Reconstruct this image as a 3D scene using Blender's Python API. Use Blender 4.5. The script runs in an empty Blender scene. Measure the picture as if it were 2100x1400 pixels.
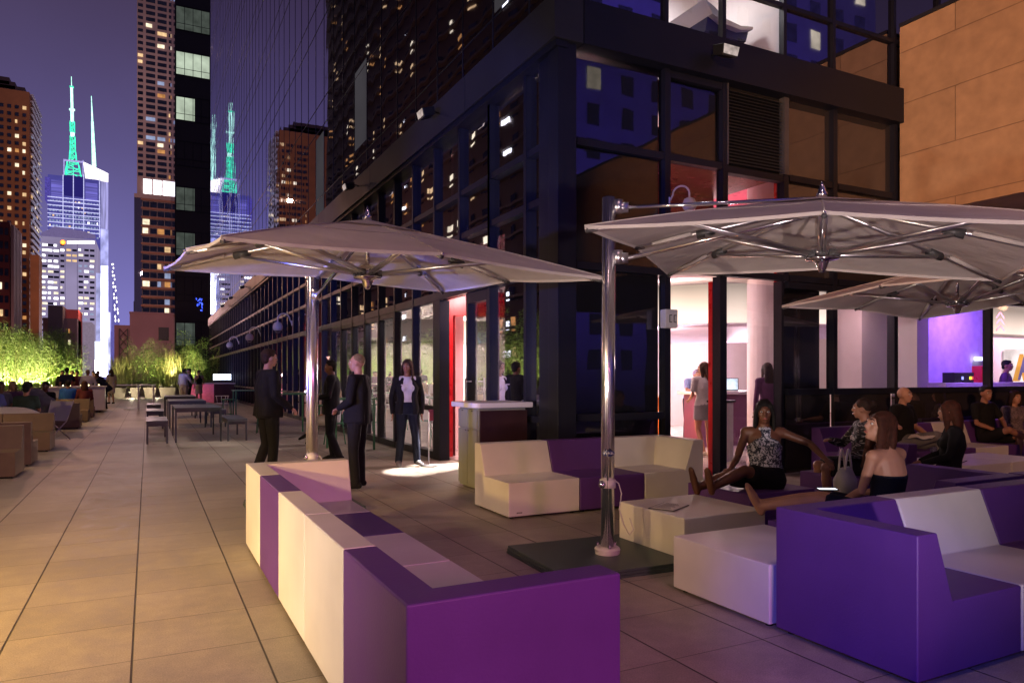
import bpy, math, random
from mathutils import Vector, Matrix, Euler, noise
random.seed(7)
PI = math.pi
R = math.radians
scene = bpy.context.scene
col = scene.collection
scene.view_settings.view_transform = 'Standard'
scene.view_settings.look = 'None'
scene.view_settings.exposure = 0
scene.cycles.max_bounces = 8
scene.cycles.transparent_max_bounces = 24
scene.cycles.sample_clamp_indirect = 6
scene.cycles.use_denoising = True

# ------------------------------------------------------------------ camera
EYE = 1.43
YAW = 26.94
cam_d = bpy.data.cameras.new('camera')
cam = bpy.data.objects.new('camera', cam_d)
col.objects.link(cam)
cam.location = (0, 0, EYE)
cam.rotation_euler = (R(90), 0, -R(YAW))
cam_d.sensor_width = 36
cam_d.lens = 36 * 1470 / 2100
cam_d.shift_y = 71 / 2100
cam_d.clip_end = 3000
scene.camera = cam
CF = Vector((math.sin(R(YAW)), math.cos(R(YAW))))
CR = Vector((CF.y, -CF.x))


def x_at(px, Y):
    """world x of a survey sight line (photo column px) where it crosses the plane y=Y"""
    a = (px - 1050) / 1470
    return Y * (CF.x + a * CR.x) / (CF.y + a * CR.y)


def z_at(py, x, y):
    d = x * CF.x + y * CF.y
    return EYE + (771 - py) / 1470 * d


def g_at(px, py, z=0.0):
    d = 1470 * (EYE - z) / (py - 771)
    l = (px - 1050) / 1470 * d
    return (CF.x * d + CR.x * l, CF.y * d + CR.y * l)


# ------------------------------------------------------------------ materials
def new_mat(name):
    m = bpy.data.materials.new(name)
    m.use_nodes = True
    nt = m.node_tree
    for n in list(nt.nodes):
        nt.nodes.remove(n)
    out = nt.nodes.new('ShaderNodeOutputMaterial')
    return m, nt, out


def mat(name, color, rough=0.6, metal=0.0, var=0.12, scale=6.0, bump=0.0, bscale=60.0, spec=0.5, sheen=0, rvar=0.1):
    m, nt, out = new_mat(name)
    b = nt.nodes.new('ShaderNodeBsdfPrincipled')
    b.inputs['Metallic'].default_value = metal
    b.inputs['Roughness'].default_value = rough
    b.inputs['Specular IOR Level'].default_value = spec
    tc = nt.nodes.new('ShaderNodeTexCoord')
    n = nt.nodes.new('ShaderNodeTexNoise')
    n.inputs['Scale'].default_value = scale
    n.inputs['Detail'].default_value = 6
    nt.links.new(tc.outputs['Object'], n.inputs['Vector'])
    cr = nt.nodes.new('ShaderNodeMapRange')
    cr.inputs[1].default_value = 0.3
    cr.inputs[2].default_value = 0.7
    cr.inputs[3].default_value = 1 - var
    cr.inputs[4].default_value = 1 + var
    nt.links.new(n.outputs['Fac'], cr.inputs[0])
    mx = nt.nodes.new('ShaderNodeVectorMath')
    mx.operation = 'SCALE'
    mx.inputs[0].default_value = color[:3]
    nt.links.new(cr.outputs[0], mx.inputs['Scale'])
    nt.links.new(mx.outputs[0], b.inputs['Base Color'])
    rr = nt.nodes.new('ShaderNodeMapRange')
    rr.inputs[3].default_value = max(0.02, rough - rvar)
    rr.inputs[4].default_value = min(1, rough + rvar)
    nt.links.new(n.outputs['Fac'], rr.inputs[0])
    nt.links.new(rr.outputs[0], b.inputs['Roughness'])
    if bump:
        n2 = nt.nodes.new('ShaderNodeTexNoise')
        n2.inputs['Scale'].default_value = bscale
        n2.inputs['Detail'].default_value = 5
        nt.links.new(tc.outputs['Object'], n2.inputs['Vector'])
        bp = nt.nodes.new('ShaderNodeBump')
        bp.inputs['Strength'].default_value = bump
        bp.inputs['Distance'].default_value = 0.01
        nt.links.new(n2.outputs['Fac'], bp.inputs['Height'])
        nt.links.new(bp.outputs[0], b.inputs['Normal'])
    nt.links.new(b.outputs[0], out.inputs[0])
    return m


def glow(name, color, strength, var=0.35, scale=1.5, light=False, stretch=(1, 1, 1)):
    m, nt, out = new_mat(name)
    e = nt.nodes.new('ShaderNodeEmission')
    e.inputs['Color'].default_value = (*color[:3], 1)
    tc = nt.nodes.new('ShaderNodeTexCoord')
    mp = nt.nodes.new('ShaderNodeMapping')
    mp.inputs['Scale'].default_value = stretch
    nt.links.new(tc.outputs['Object'], mp.inputs[0])
    n = nt.nodes.new('ShaderNodeTexNoise')
    n.inputs['Scale'].default_value = scale
    n.inputs['Detail'].default_value = 4
    nt.links.new(mp.outputs[0], n.inputs['Vector'])
    r = nt.nodes.new('ShaderNodeMapRange')
    r.inputs[1].default_value = 0.3
    r.inputs[2].default_value = 0.7
    r.inputs[3].default_value = strength * (1 - var)
    r.inputs[4].default_value = strength * (1 + var)
    nt.links.new(n.outputs['Fac'], r.inputs[0])
    nt.links.new(r.outputs[0], e.inputs['Strength'])
    nt.links.new(e.outputs[0], out.inputs[0])
    if not light:
        m.cycles.emission_sampling = 'NONE'
    return m


def glow_grad(name, color, z0, z1, s0, s1):
    m, nt, out = new_mat(name)
    e = nt.nodes.new('ShaderNodeEmission'); e.inputs['Color'].default_value = (*color, 1)
    tc = nt.nodes.new('ShaderNodeTexCoord'); sx = nt.nodes.new('ShaderNodeSeparateXYZ')
    nt.links.new(tc.outputs['Object'], sx.inputs[0])
    r = nt.nodes.new('ShaderNodeMapRange')
    r.inputs[1].default_value = z0; r.inputs[2].default_value = z1; r.inputs[3].default_value = s0; r.inputs[4].default_value = s1
    nt.links.new(sx.outputs[2], r.inputs[0])
    n = nt.nodes.new('ShaderNodeTexNoise'); n.inputs['Scale'].default_value = .6
    nt.links.new(tc.outputs['Object'], n.inputs['Vector'])
    q = nt.nodes.new('ShaderNodeMath'); q.operation = 'MULTIPLY'
    r2 = nt.nodes.new('ShaderNodeMapRange'); r2.inputs[1].default_value = .3; r2.inputs[2].default_value = .7; r2.inputs[3].default_value = .8; r2.inputs[4].default_value = 1.15
    nt.links.new(n.outputs[0], r2.inputs[0])
    nt.links.new(r.outputs[0], q.inputs[0]); nt.links.new(r2.outputs[0], q.inputs[1])
    nt.links.new(q.outputs[0], e.inputs['Strength']); nt.links.new(e.outputs[0], out.inputs[0])
    return m


def glass_mat(name, tint=(0.75, 0.78, 0.85), lo=0.10, hi=0.9, wave=0.02, wscale=1.2, opaque=None, rcol=(0.85, 0.85, 0.95)):
    """coated curtain wall glass: mirror-like coat over a see-through (or dark backed) sheet"""
    m, nt, out = new_mat(name)
    g = nt.nodes.new('ShaderNodeBsdfGlossy')
    g.inputs['Roughness'].default_value = 0.015
    g.inputs['Color'].default_value = (*rcol, 1)
    if opaque is None:
        t = nt.nodes.new('ShaderNodeBsdfTransparent')
        t.inputs['Color'].default_value = (*tint, 1)
    else:
        t = nt.nodes.new('ShaderNodeBsdfDiffuse')
        t.inputs['Color'].default_value = (*opaque, 1)
    lw = nt.nodes.new('ShaderNodeLayerWeight')
    lw.inputs['Blend'].default_value = 0.33
    mr = nt.nodes.new('ShaderNodeMapRange')
    mr.inputs[3].default_value = lo
    mr.inputs[4].default_value = hi
    nt.links.new(lw.outputs['Fresnel'], mr.inputs[0])
    mix = nt.nodes.new('ShaderNodeMixShader')
    nt.links.new(mr.outputs[0], mix.inputs[0])
    nt.links.new(t.outputs[0], mix.inputs[1])
    nt.links.new(g.outputs[0], mix.inputs[2])
    nt.links.new(mix.outputs[0], out.inputs[0])
    tc = nt.nodes.new('ShaderNodeTexCoord')
    mp = nt.nodes.new('ShaderNodeMapping')
    mp.inputs['Scale'].default_value = (1, 1, 0.6)
    nt.links.new(tc.outputs['Object'], mp.inputs[0])
    n = nt.nodes.new('ShaderNodeTexNoise')
    n.inputs['Scale'].default_value = wscale
    n.inputs['Detail'].default_value = 1
    nt.links.new(mp.outputs[0], n.inputs['Vector'])
    bp = nt.nodes.new('ShaderNodeBump')
    bp.inputs['Strength'].default_value = 1
    bp.inputs['Distance'].default_value = wave
    nt.links.new(n.outputs['Fac'], bp.inputs['Height'])
    nt.links.new(bp.outputs[0], g.inputs['Normal'])
    return m


def deck_mat():
    m, nt, out = new_mat('paver_stone')
    L = nt.links
    b = nt.nodes.new('ShaderNodeBsdfPrincipled')
    tc = nt.nodes.new('ShaderNodeTexCoord')
    add = nt.nodes.new('ShaderNodeVectorMath'); add.operation = 'ADD'
    add.inputs[1].default_value = (0.07 + 61, -2.86 + 61, 0)
    L.new(tc.outputs['Object'], add.inputs[0])
    sc = nt.nodes.new('ShaderNodeVectorMath'); sc.operation = 'SCALE'
    sc.inputs['Scale'].default_value = 1 / 0.61
    L.new(add.outputs[0], sc.inputs[0])
    fr = nt.nodes.new('ShaderNodeVectorMath'); fr.operation = 'FRACTION'
    L.new(sc.outputs[0], fr.inputs[0])
    fl = nt.nodes.new('ShaderNodeVectorMath'); fl.operation = 'FLOOR'
    L.new(sc.outputs[0], fl.inputs[0])
    sx = nt.nodes.new('ShaderNodeSeparateXYZ'); L.new(fr.outputs[0], sx.inputs[0])

    def edge(sock, w):
        pp = nt.nodes.new('ShaderNodeMath'); pp.operation = 'PINGPONG'; pp.inputs[1].default_value = 0.5
        L.new(sock, pp.inputs[0])
        mr = nt.nodes.new('ShaderNodeMapRange'); mr.inputs[1].default_value = w; mr.inputs[2].default_value = w * 1.9
        L.new(pp.outputs[0], mr.inputs[0])
        return mr.outputs[0]
    ex, ey = edge(sx.outputs[0], 0.0055), edge(sx.outputs[1], 0.0022)
    mul = nt.nodes.new('ShaderNodeMath'); mul.operation = 'MULTIPLY'
    L.new(ex, mul.inputs[0]); L.new(ey, mul.inputs[1])
    wn = nt.nodes.new('ShaderNodeTexWhiteNoise'); wn.noise_dimensions = '2D'
    L.new(fl.outputs[0], wn.inputs['Vector'])
    big = nt.nodes.new('ShaderNodeTexNoise'); big.inputs['Scale'].default_value = 0.9; big.inputs['Detail'].default_value = 5
    L.new(tc.outputs['Object'], big.inputs['Vector'])
    grain = nt.nodes.new('ShaderNodeTexNoise'); grain.inputs['Scale'].default_value = 130; grain.inputs['Detail'].default_value = 3
    L.new(tc.outputs['Object'], grain.inputs['Vector'])
    blot = nt.nodes.new('ShaderNodeTexNoise'); blot.inputs['Scale'].default_value = 7; blot.inputs['Detail'].default_value = 8; blot.inputs['Roughness'].default_value = 0.7
    L.new(tc.outputs['Object'], blot.inputs['Vector'])

    def rng(sock, a, c, lo=0.3, hi=0.7):
        r = nt.nodes.new('ShaderNodeMapRange'); r.inputs[1].default_value = lo; r.inputs[2].default_value = hi
        r.inputs[3].default_value = a; r.inputs[4].default_value = c
        L.new(sock, r.inputs[0]); return r.outputs[0]
    f = None
    for s in (rng(wn.outputs[0], .90, 1.06, 0, 1), rng(big.outputs[0], .84, 1.12), rng(grain.outputs[0], .8, 1.2), rng(blot.outputs[0], .72, 1.12)):
        if f is None:
            f = s
        else:
            q = nt.nodes.new('ShaderNodeMath'); q.operation = 'MULTIPLY'
            L.new(f, q.inputs[0]); L.new(s, q.inputs[1]); f = q.outputs[0]
    cs = nt.nodes.new('ShaderNodeVectorMath'); cs.operation = 'SCALE'; cs.inputs[0].default_value = (0.34, 0.30, 0.25)
    L.new(f, cs.inputs['Scale'])
    mx = nt.nodes.new('ShaderNodeMix'); mx.data_type = 'RGBA'
    L.new(mul.outputs[0], mx.inputs[0]); mx.inputs[6].default_value = (0.03, 0.025, 0.02, 1)
    L.new(cs.outputs[0], mx.inputs[7])
    L.new(mx.outputs[2], b.inputs['Base Color'])
    L.new(rng(blot.outputs[0], .42, .68), b.inputs['Roughness'])
    h = nt.nodes.new('ShaderNodeMath'); h.operation = 'MULTIPLY_ADD'; h.inputs[1].default_value = 0.12
    L.new(grain.outputs[0], h.inputs[0]); L.new(mul.outputs[0], h.inputs[2])
    bp = nt.nodes.new('ShaderNodeBump'); bp.inputs['Distance'].default_value = 0.006; bp.inputs['Strength'].default_value = 0.7
    L.new(h.outputs[0], bp.inputs['Height']); L.new(bp.outputs[0], b.inputs['Normal'])
    L.new(b.outputs[0], out.inputs[0])
    return m


def clad_mat(name, color, w, h, off=0.5, mortar=0.004, axis='YZ', var=0.12, rough=0.7):
    m, nt, out = new_mat(name)
    L = nt.links
    b = nt.nodes.new('ShaderNodeBsdfPrincipled')
    b.inputs['Roughness'].default_value = rough
    tc = nt.nodes.new('ShaderNodeTexCoord')
    sx = nt.nodes.new('ShaderNodeSeparateXYZ'); L.new(tc.outputs['Object'], sx.inputs[0])
    cx = nt.nodes.new('ShaderNodeCombineXYZ')
    L.new(sx.outputs['XYZ'.index(axis[0])], cx.inputs[0]); L.new(sx.outputs['XYZ'.index(axis[1])], cx.inputs[1])
    br = nt.nodes.new('ShaderNodeTexBrick')
    br.inputs['Scale'].default_value = 1
    br.inputs['Brick Width'].default_value = w
    br.inputs['Row Height'].default_value = h
    br.inputs['Mortar Size'].default_value = mortar
    br.inputs['Mortar Smooth'].default_value = 0.3
    br.offset = off
    br.inputs['Color1'].default_value = (*[c * (1 - var) for c in color], 1)
    br.inputs['Color2'].default_value = (*[min(1, c * (1 + var)) for c in color], 1)
    br.inputs['Mortar'].default_value = (*[c * 0.62 for c in color], 1)
    L.new(cx.outputs[0], br.inputs['Vector'])
    n = nt.nodes.new('ShaderNodeTexNoise'); n.inputs['Scale'].default_value = 5; n.inputs['Detail'].default_value = 8
    L.new(tc.outputs['Object'], n.inputs['Vector'])
    r = nt.nodes.new('ShaderNodeMapRange'); r.inputs[3].default_value = .7; r.inputs[4].default_value = 1.3
    L.new(n.outputs[0], r.inputs[0])
    v = nt.nodes.new('ShaderNodeVectorMath'); v.operation = 'SCALE'
    L.new(br.outputs['Color'], v.inputs[0]); L.new(r.outputs[0], v.inputs['Scale'])
    L.new(v.outputs[0], b.inputs['Base Color'])
    bp = nt.nodes.new('ShaderNodeBump'); bp.invert = True; bp.inputs['Distance'].default_value = 0.01
    L.new(br.outputs['Fac'], bp.inputs['Height']); L.new(bp.outputs[0], b.inputs['Normal'])
    L.new(b.outputs[0], out.inputs[0])
    return m


M = {}
M['deck'] = deck_mat()
M['white'] = mat('moulded_white', (0.68, 0.66, 0.63), 0.42, var=0.09, scale=2, bump=0.12, bscale=90)
M['purple'] = mat('moulded_purple', (0.10, 0.033, 0.21), 0.5, var=0.08, scale=3, bump=0.12, bscale=90)
M['chrome'] = mat('polished_steel', (0.85, 0.85, 0.87), 0.13, metal=1, var=0.04, rvar=0.05)
M['pole'] = mat('brushed_pole', (0.88, 0.88, 0.9), 0.24, metal=1, var=0.03, rvar=0.04)
M['satin'] = mat('satin_aluminium', (0.85, 0.85, 0.87), 0.32, metal=1, var=0.06)
M['darkplastic'] = mat('dark_bracket', (0.06, 0.06, 0.065), 0.4)
M['canvas'] = None
M['frame'] = mat('dark_bronze_frame', (0.013, 0.014, 0.024), 0.42, metal=0.1, var=0.1, scale=2, spec=0.25)
M['beam'] = mat('grey_fascia_panel', (0.026, 0.026, 0.036), 0.45, metal=0.1, var=0.12, scale=1.5, spec=0.3)
M['black'] = mat('black_paint', (0.012, 0.012, 0.013), 0.5)
M['rubber'] = mat('rubber_foot', (0.02, 0.02, 0.02), 0.8)
M['green_steel'] = mat('dark_green_slab', (0.05, 0.075, 0.068), 0.45, var=0.2, scale=4)
M['darktable'] = mat('painted_dark_steel', (0.05, 0.055, 0.07), 0.4, var=0.1)
M['paper'] = mat('menu_paper', (0.7, 0.68, 0.66), 0.6)
M['taupe'] = mat('taupe_block', (0.19, 0.135, 0.08), 0.6, var=0.12, scale=4, bump=0.2, bscale=70)
M['hostgreen'] = mat('grey_green_laminate', (0.25, 0.26, 0.2), 0.45, var=0.06)
M['wood'] = mat('dark_wood_panel', (0.035, 0.014, 0.016), 0.35, var=0.3, scale=3)
M['greenpaint'] = mat('green_painted_metal', (0.03, 0.16, 0.08), 0.45)
M['greywhite'] = mat('offwhite_paint', (0.62, 0.6, 0.57), 0.5)
M['drywall'] = mat('painted_wall', (0.72, 0.66, 0.66), 0.7, var=0.03)
M['red'] = mat('red_lacquer', (0.6, 0.015, 0.02), 0.3)
M['glass'] = glass_mat('coated_glass', lo=0.045, hi=0.92, wave=0.0016, wscale=1.6)
M['mirror'] = glass_mat('mirror_glass', lo=0.42, hi=1.0, wave=0.0022, wscale=1.1, opaque=(0.006, 0.006, 0.012), rcol=(0.72, 0.72, 0.85))
M['spandrel'] = glass_mat('back_painted_glass', lo=0.15, hi=0.8, wave=0.004, wscale=1.2, opaque=(0.035, 0.03, 0.03))
M['tumbler'] = glass_mat('clear_tumbler', tint=(0.9, 0.92, 0.95), lo=0.08, hi=0.8, wave=0.001)


def canvas_mat():
    m, nt, out = new_mat('parasol_canvas')
    L = nt.links
    d = nt.nodes.new('ShaderNodeBsdfDiffuse')
    t = nt.nodes.new('ShaderNodeBsdfTranslucent')
    tc = nt.nodes.new('ShaderNodeTexCoord')
    n = nt.nodes.new('ShaderNodeTexNoise'); n.inputs['Scale'].default_value = 2.2; n.inputs['Detail'].default_value = 5
    L.new(tc.outputs['Object'], n.inputs['Vector'])
    r = nt.nodes.new('ShaderNodeMapRange'); r.inputs[1].default_value = .3; r.inputs[2].default_value = .7; r.inputs[3].default_value = .85; r.inputs[4].default_value = 1.08
    L.new(n.outputs[0], r.inputs[0])
    v = nt.nodes.new('ShaderNodeVectorMath'); v.operation = 'SCALE'; v.inputs[0].default_value = (0.72, 0.66, 0.63)
    L.new(r.outputs[0], v.inputs['Scale'])
    L.new(v.outputs[0], d.inputs[0])
    t.inputs[0].default_value = (0.55, 0.5, 0.48, 1)
    w = nt.nodes.new('ShaderNodeTexNoise'); w.inputs['Scale'].default_value = 5; w.inputs['Detail'].default_value = 5
    L.new(tc.outputs['Object'], w.inputs['Vector'])
    bp = nt.nodes.new('ShaderNodeBump'); bp.inputs['Distance'].default_value = 0.03; bp.inputs['Strength'].default_value = 0.8
    L.new(w.outputs[0], bp.inputs['Height']); L.new(bp.outputs[0], d.inputs['Normal'])
    mx = nt.nodes.new('ShaderNodeMixShader'); mx.inputs[0].default_value = 0.22
    L.new(d.outputs[0], mx.inputs[1]); L.new(t.outputs[0], mx.inputs[2])
    L.new(mx.outputs[0], out.inputs[0])
    return m


M['canvas'] = canvas_mat()


# ------------------------------------------------------------------ mesh helpers
class MB:
    def __init__(s):
        s.v = []; s.f = []; s.mi = []; s.cur = 0

    def add(s, vs, fs):
        o = len(s.v)
        s.v += [tuple(p) for p in vs]
        for f in fs:
            s.f.append(tuple(i + o for i in f)); s.mi.append(s.cur)
        return s

    def box(s, x0, x1, y0, y1, z0, z1):
        return s.add([(x0, y0, z0), (x1, y0, z0), (x1, y1, z0), (x0, y1, z0), (x0, y0, z1), (x1, y0, z1), (x1, y1, z1), (x0, y1, z1)],
                     [(0, 3, 2, 1), (4, 5, 6, 7), (0, 1, 5, 4), (1, 2, 6, 5), (2, 3, 7, 6), (3, 0, 4, 7)])

    def quad(s, a, b, c, d):
        return s.add([a, b, c, d], [(0, 1, 2, 3)])

    def prism(s, poly, a0, a1, axis='x'):
        """poly of (u,v) extruded along axis; u,v are the other two axes in xyz order"""
        n = len(poly)
        def P(u, v, a):
            return {'x': (a, u, v), 'y': (u, a, v), 'z': (u, v, a)}[axis]
        vs = [P(u, v, a0) for u, v in poly] + [P(u, v, a1) for u, v in poly]
        fs = [tuple(range(n))[::-1], tuple(range(n, 2 * n))]
        fs += [(i, (i + 1) % n, n + (i + 1) % n, n + i) for i in range(n)]
        return s.add(vs, fs)

    def tube(s, pts, r, n=10, cap=True, ref=None):
        """round or elliptical tube through pts; r: number, list, or list of (ra, rb)"""
        pts = [Vector(p) for p in pts]
        rs = r if isinstance(r, (list, tuple)) else [r] * len(pts)
        rings = []
        prev = None
        for i, p in enumerate(pts):
            if i == 0: t = pts[1] - pts[0]
            elif i == len(pts) - 1: t = pts[-1] - pts[-2]
            else: t = (pts[i + 1] - pts[i]).normalized() + (pts[i] - pts[i - 1]).normalized()
            if t.length < 1e-6: t = Vector((0, 0, 1))
            t.normalize()
            a = Vector(ref) if ref is not None else (prev if prev is not None else (Vector((1, 0, 0)) if abs(t.x) < .8 else Vector((0, 1, 0))))
            a = a - t * a.dot(t)
            if a.length < 1e-4:
                a = Vector((0, 1, 0)); a = a - t * a.dot(t)
            a.normalize(); b = t.cross(a); prev = a
            ra, rb = rs[i] if isinstance(rs[i], (list, tuple)) else (rs[i], rs[i])
            rings.append([p + a * ra * math.cos(2 * PI * k / n) + b * rb * math.sin(2 * PI * k / n) for k in range(n)])
        vs = [q for g in rings for q in g]
        fs = []
        for i in range(len(rings) - 1):
            for k in range(n):
                fs.append((i * n + k, i * n + (k + 1) % n, (i + 1) * n + (k + 1) % n, (i + 1) * n + k))
        if cap:
            fs.append(tuple(range(n))[::-1]); fs.append(tuple(range(len(vs) - n, len(vs))))
        return s.add(vs, fs)

    def lathe(s, prof, c=(0, 0, 0), n=20, axis='z'):
        c = Vector(c); vs = []
        for r, h in prof:
            for k in range(n):
                x, y = r * math.cos(2 * PI * k / n), r * math.sin(2 * PI * k / n)
                vs.append(c + Vector({'z': (x, y, h), 'y': (x, h, y), 'x': (h, x, y)}[axis]))
        fs = []
        for i in range(len(prof) - 1):
            for k in range(n):
                fs.append((i * n + k, i * n + (k + 1) % n, (i + 1) * n + (k + 1) % n, (i + 1) * n + k))
        fs.append(tuple(range(n))[::-1]); fs.append(tuple(range(len(vs) - n, len(vs))))
        return s.add(vs, fs)

    def ball(s, c, r, n=12, m=8, rot=None):
        c = Vector(c)
        r = r if isinstance(r, (tuple, list)) else (r, r, r)
        vs = []; fs = []
        for i in range(m + 1):
            th = PI * i / m
            for k in range(n):
                v = Vector((r[0] * math.sin(th) * math.cos(2 * PI * k / n), r[1] * math.sin(th) * math.sin(2 * PI * k / n), r[2] * math.cos(th)))
                if rot is not None: v = rot @ v
                vs.append(c + v)
        for i in range(m):
            for k in range(n):
                fs.append((i * n + k, (i + 1) * n + k, (i + 1) * n + (k + 1) % n, i * n + (k + 1) % n))
        return s.add(vs, fs)

    def mesh(s, name):
        me = bpy.data.meshes.new(name)
        me.from_pydata(s.v, [], s.f)
        me.update()
        return me

    def build(s, name, m, parent=None, smooth=False, bevel=0, seg=2, loc=None):
        me = s.mesh(name)
        ms = m if isinstance(m, (list, tuple)) else [m]
        for q in ms: me.materials.append(q)
        if len(ms) > 1:
            me.polygons.foreach_set('material_index', s.mi)
        if smooth:
            me.polygons.foreach_set('use_smooth', [True] * len(me.polygons))
        o = bpy.data.objects.new(name, me)
        col.objects.link(o)
        if parent is not None: o.parent = parent
        if loc is not None: o.location = loc
        if bevel:
            bv = o.modifiers.new('bevel', 'BEVEL'); bv.width = bevel; bv.segments = seg; bv.limit_method = 'ANGLE'; bv.angle_limit = R(35)
            if smooth is None or smooth is False:
                wn = o.modifiers.new('wn', 'WEIGHTED_NORMAL'); wn.keep_sharp = False
                me.polygons.foreach_set('use_smooth', [True] * len(me.polygons))
        return o


def tag(o, label=None, cat=None, group=None, kind=None):
    if label: o['label'] = label
    if cat: o['category'] = cat
    if group: o['group'] = group
    if kind: o['kind'] = kind
    return o


def thing(name, label, cat, loc=(0, 0, 0), rz=0, group=None, parent=None):
    o = bpy.data.objects.new(name, None)
    o.empty_display_size = 0.2
    col.objects.link(o)
    o.location = loc; o.rotation_euler = (0, 0, rz)
    return tag(o, label, cat, group)


KIDS = {}


def copy_tree(o, parent=None):
    c = o.copy(); col.objects.link(c); c.parent = parent
    for ch in [k for k in bpy.data.objects if k.parent == o]:
        copy_tree(ch, c)
    return c


def lamp(kind, loc, power, color, target=None, size=0.3, spot=60, blend=0.6, name='lamp'):
    l = bpy.data.lights.new(name, kind)
    l.energy = power; l.color = color
    if kind == 'AREA': l.shape = 'DISK'; l.size = size
    else: l.shadow_soft_size = size
    if kind == 'SPOT': l.spot_size = R(spot); l.spot_blend = blend
    o = bpy.data.objects.new(name, l); col.objects.link(o); o.location = loc
    if target is not None:
        o.rotation_euler = (Vector(target) - Vector(loc)).to_track_quat('-Z', 'Y').to_euler()
    return o


# ------------------------------------------------------------------ night sky
world = bpy.data.worlds.new('World'); scene.world = world; world.use_nodes = True
nt = world.node_tree
for n in list(nt.nodes): nt.nodes.remove(n)
wo = nt.nodes.new('ShaderNodeOutputWorld'); bg = nt.nodes.new('ShaderNodeBackground'); bg2 = nt.nodes.new('ShaderNodeBackground')
tc = nt.nodes.new('ShaderNodeTexCoord')
sx = nt.nodes.new('ShaderNodeSeparateXYZ'); nt.links.new(tc.outputs['Generated'], sx.inputs[0])
ramp = nt.nodes.new('ShaderNodeValToRGB')
nt.links.new(sx.outputs[2], ramp.inputs[0])
cr = ramp.color_ramp
cr.elements[0].position = 0.0; cr.elements[0].color = (0.125, 0.105, 0.26, 1)
cr.elements[1].position = 1.0; cr.elements[1].color = (0.032, 0.021, 0.055, 1)
for p, c in ((0.1, (0.102, 0.082, 0.205)), (0.25, (0.076, 0.054, 0.128)), (0.45, (0.055, 0.035, 0.075))):
    e = cr.elements.new(p); e.color = (*c, 1)
dt = nt.nodes.new('ShaderNodeVectorMath'); dt.operation = 'DOT_PRODUCT'
nt.links.new(tc.outputs['Generated'], dt.inputs[0])
dt.inputs[1].default_value = Vector((-0.045, 1, 0.02)).normalized()
mx0 = nt.nodes.new('ShaderNodeMath'); mx0.operation = 'MAXIMUM'; mx0.inputs[1].default_value = 0
nt.links.new(dt.outputs['Value'], mx0.inputs[0])
pw = nt.nodes.new('ShaderNodeMath'); pw.operation = 'POWER'; pw.inputs[1].default_value = 28
nt.links.new(mx0.outputs[0], pw.inputs[0])
gl = nt.nodes.new('ShaderNodeVectorMath'); gl.operation = 'SCALE'; gl.inputs[0].default_value = (0.11, 0.11, 0.33)
nt.links.new(pw.outputs[0], gl.inputs['Scale'])
ad = nt.nodes.new('ShaderNodeVectorMath'); ad.operation = 'ADD'
nt.links.new(ramp.outputs[0], ad.inputs[0]); nt.links.new(gl.outputs[0], ad.inputs[1])
cn = nt.nodes.new('ShaderNodeTexNoise'); cn.inputs['Scale'].default_value = 3; cn.inputs['Detail'].default_value = 5
nt.links.new(tc.outputs['Generated'], cn.inputs['Vector'])
cm = nt.nodes.new('ShaderNodeMapRange'); cm.inputs[3].default_value = 0.70; cm.inputs[4].default_value = 1.22
nt.links.new(cn.outputs[0], cm.inputs[0])
sc2 = nt.nodes.new('ShaderNodeVectorMath'); sc2.operation = 'SCALE'
nt.links.new(ad.outputs[0], sc2.inputs[0]); nt.links.new(cm.outputs[0], sc2.inputs['Scale'])
nt.links.new(sc2.outputs[0], bg.inputs[0]); bg.inputs[1].default_value = 1.0
sky = nt.nodes.new('ShaderNodeTexSky'); sky.sky_type = 'NISHITA'; sky.sun_disc = False
sky.sun_elevation = R(-6); sky.sun_rotation = R(200)
nt.links.new(sky.outputs[0], bg2.inputs[0]); bg2.inputs[1].default_value = 0.02
ash = nt.nodes.new('ShaderNodeAddShader')
nt.links.new(bg.outputs[0], ash.inputs[0]); nt.links.new(bg2.outputs[0], ash.inputs[1])
nt.links.new(ash.outputs[0], wo.inputs[0])
# ================================================================== THE SETTING
def struct(name, o):
    o.name = name
    return tag(o, kind='structure')


struct('ground', MB().box(-2500, 2500, -800, 3000, -13, -12).build('ground', mat('asphalt', (0.05, 0.05, 0.055), 0.8)))
struct('deck', MB().box(-9, 42, -12, 60, -0.4, 0).build('deck', M['deck']))

# ------------------------------------------------------------------ the glass hotel
X1, Y1 = 4.44, 7.45
hotel = thing('hotel_building', 'glass hotel building with dark mullions and grey fascia band around its corner', 'building', (X1, Y1, 0))
HO = Vector((X1, Y1, 0))


def hpart(mb, name, m, parent=hotel, **k):
    """part of the hotel, coordinates given in world space"""
    o = mb.build(name, m, parent, **k)
    o.location = -HO if parent is hotel else (0, 0, 0)
    return o


BAY = 1.12
FR = M['frame']


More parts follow.
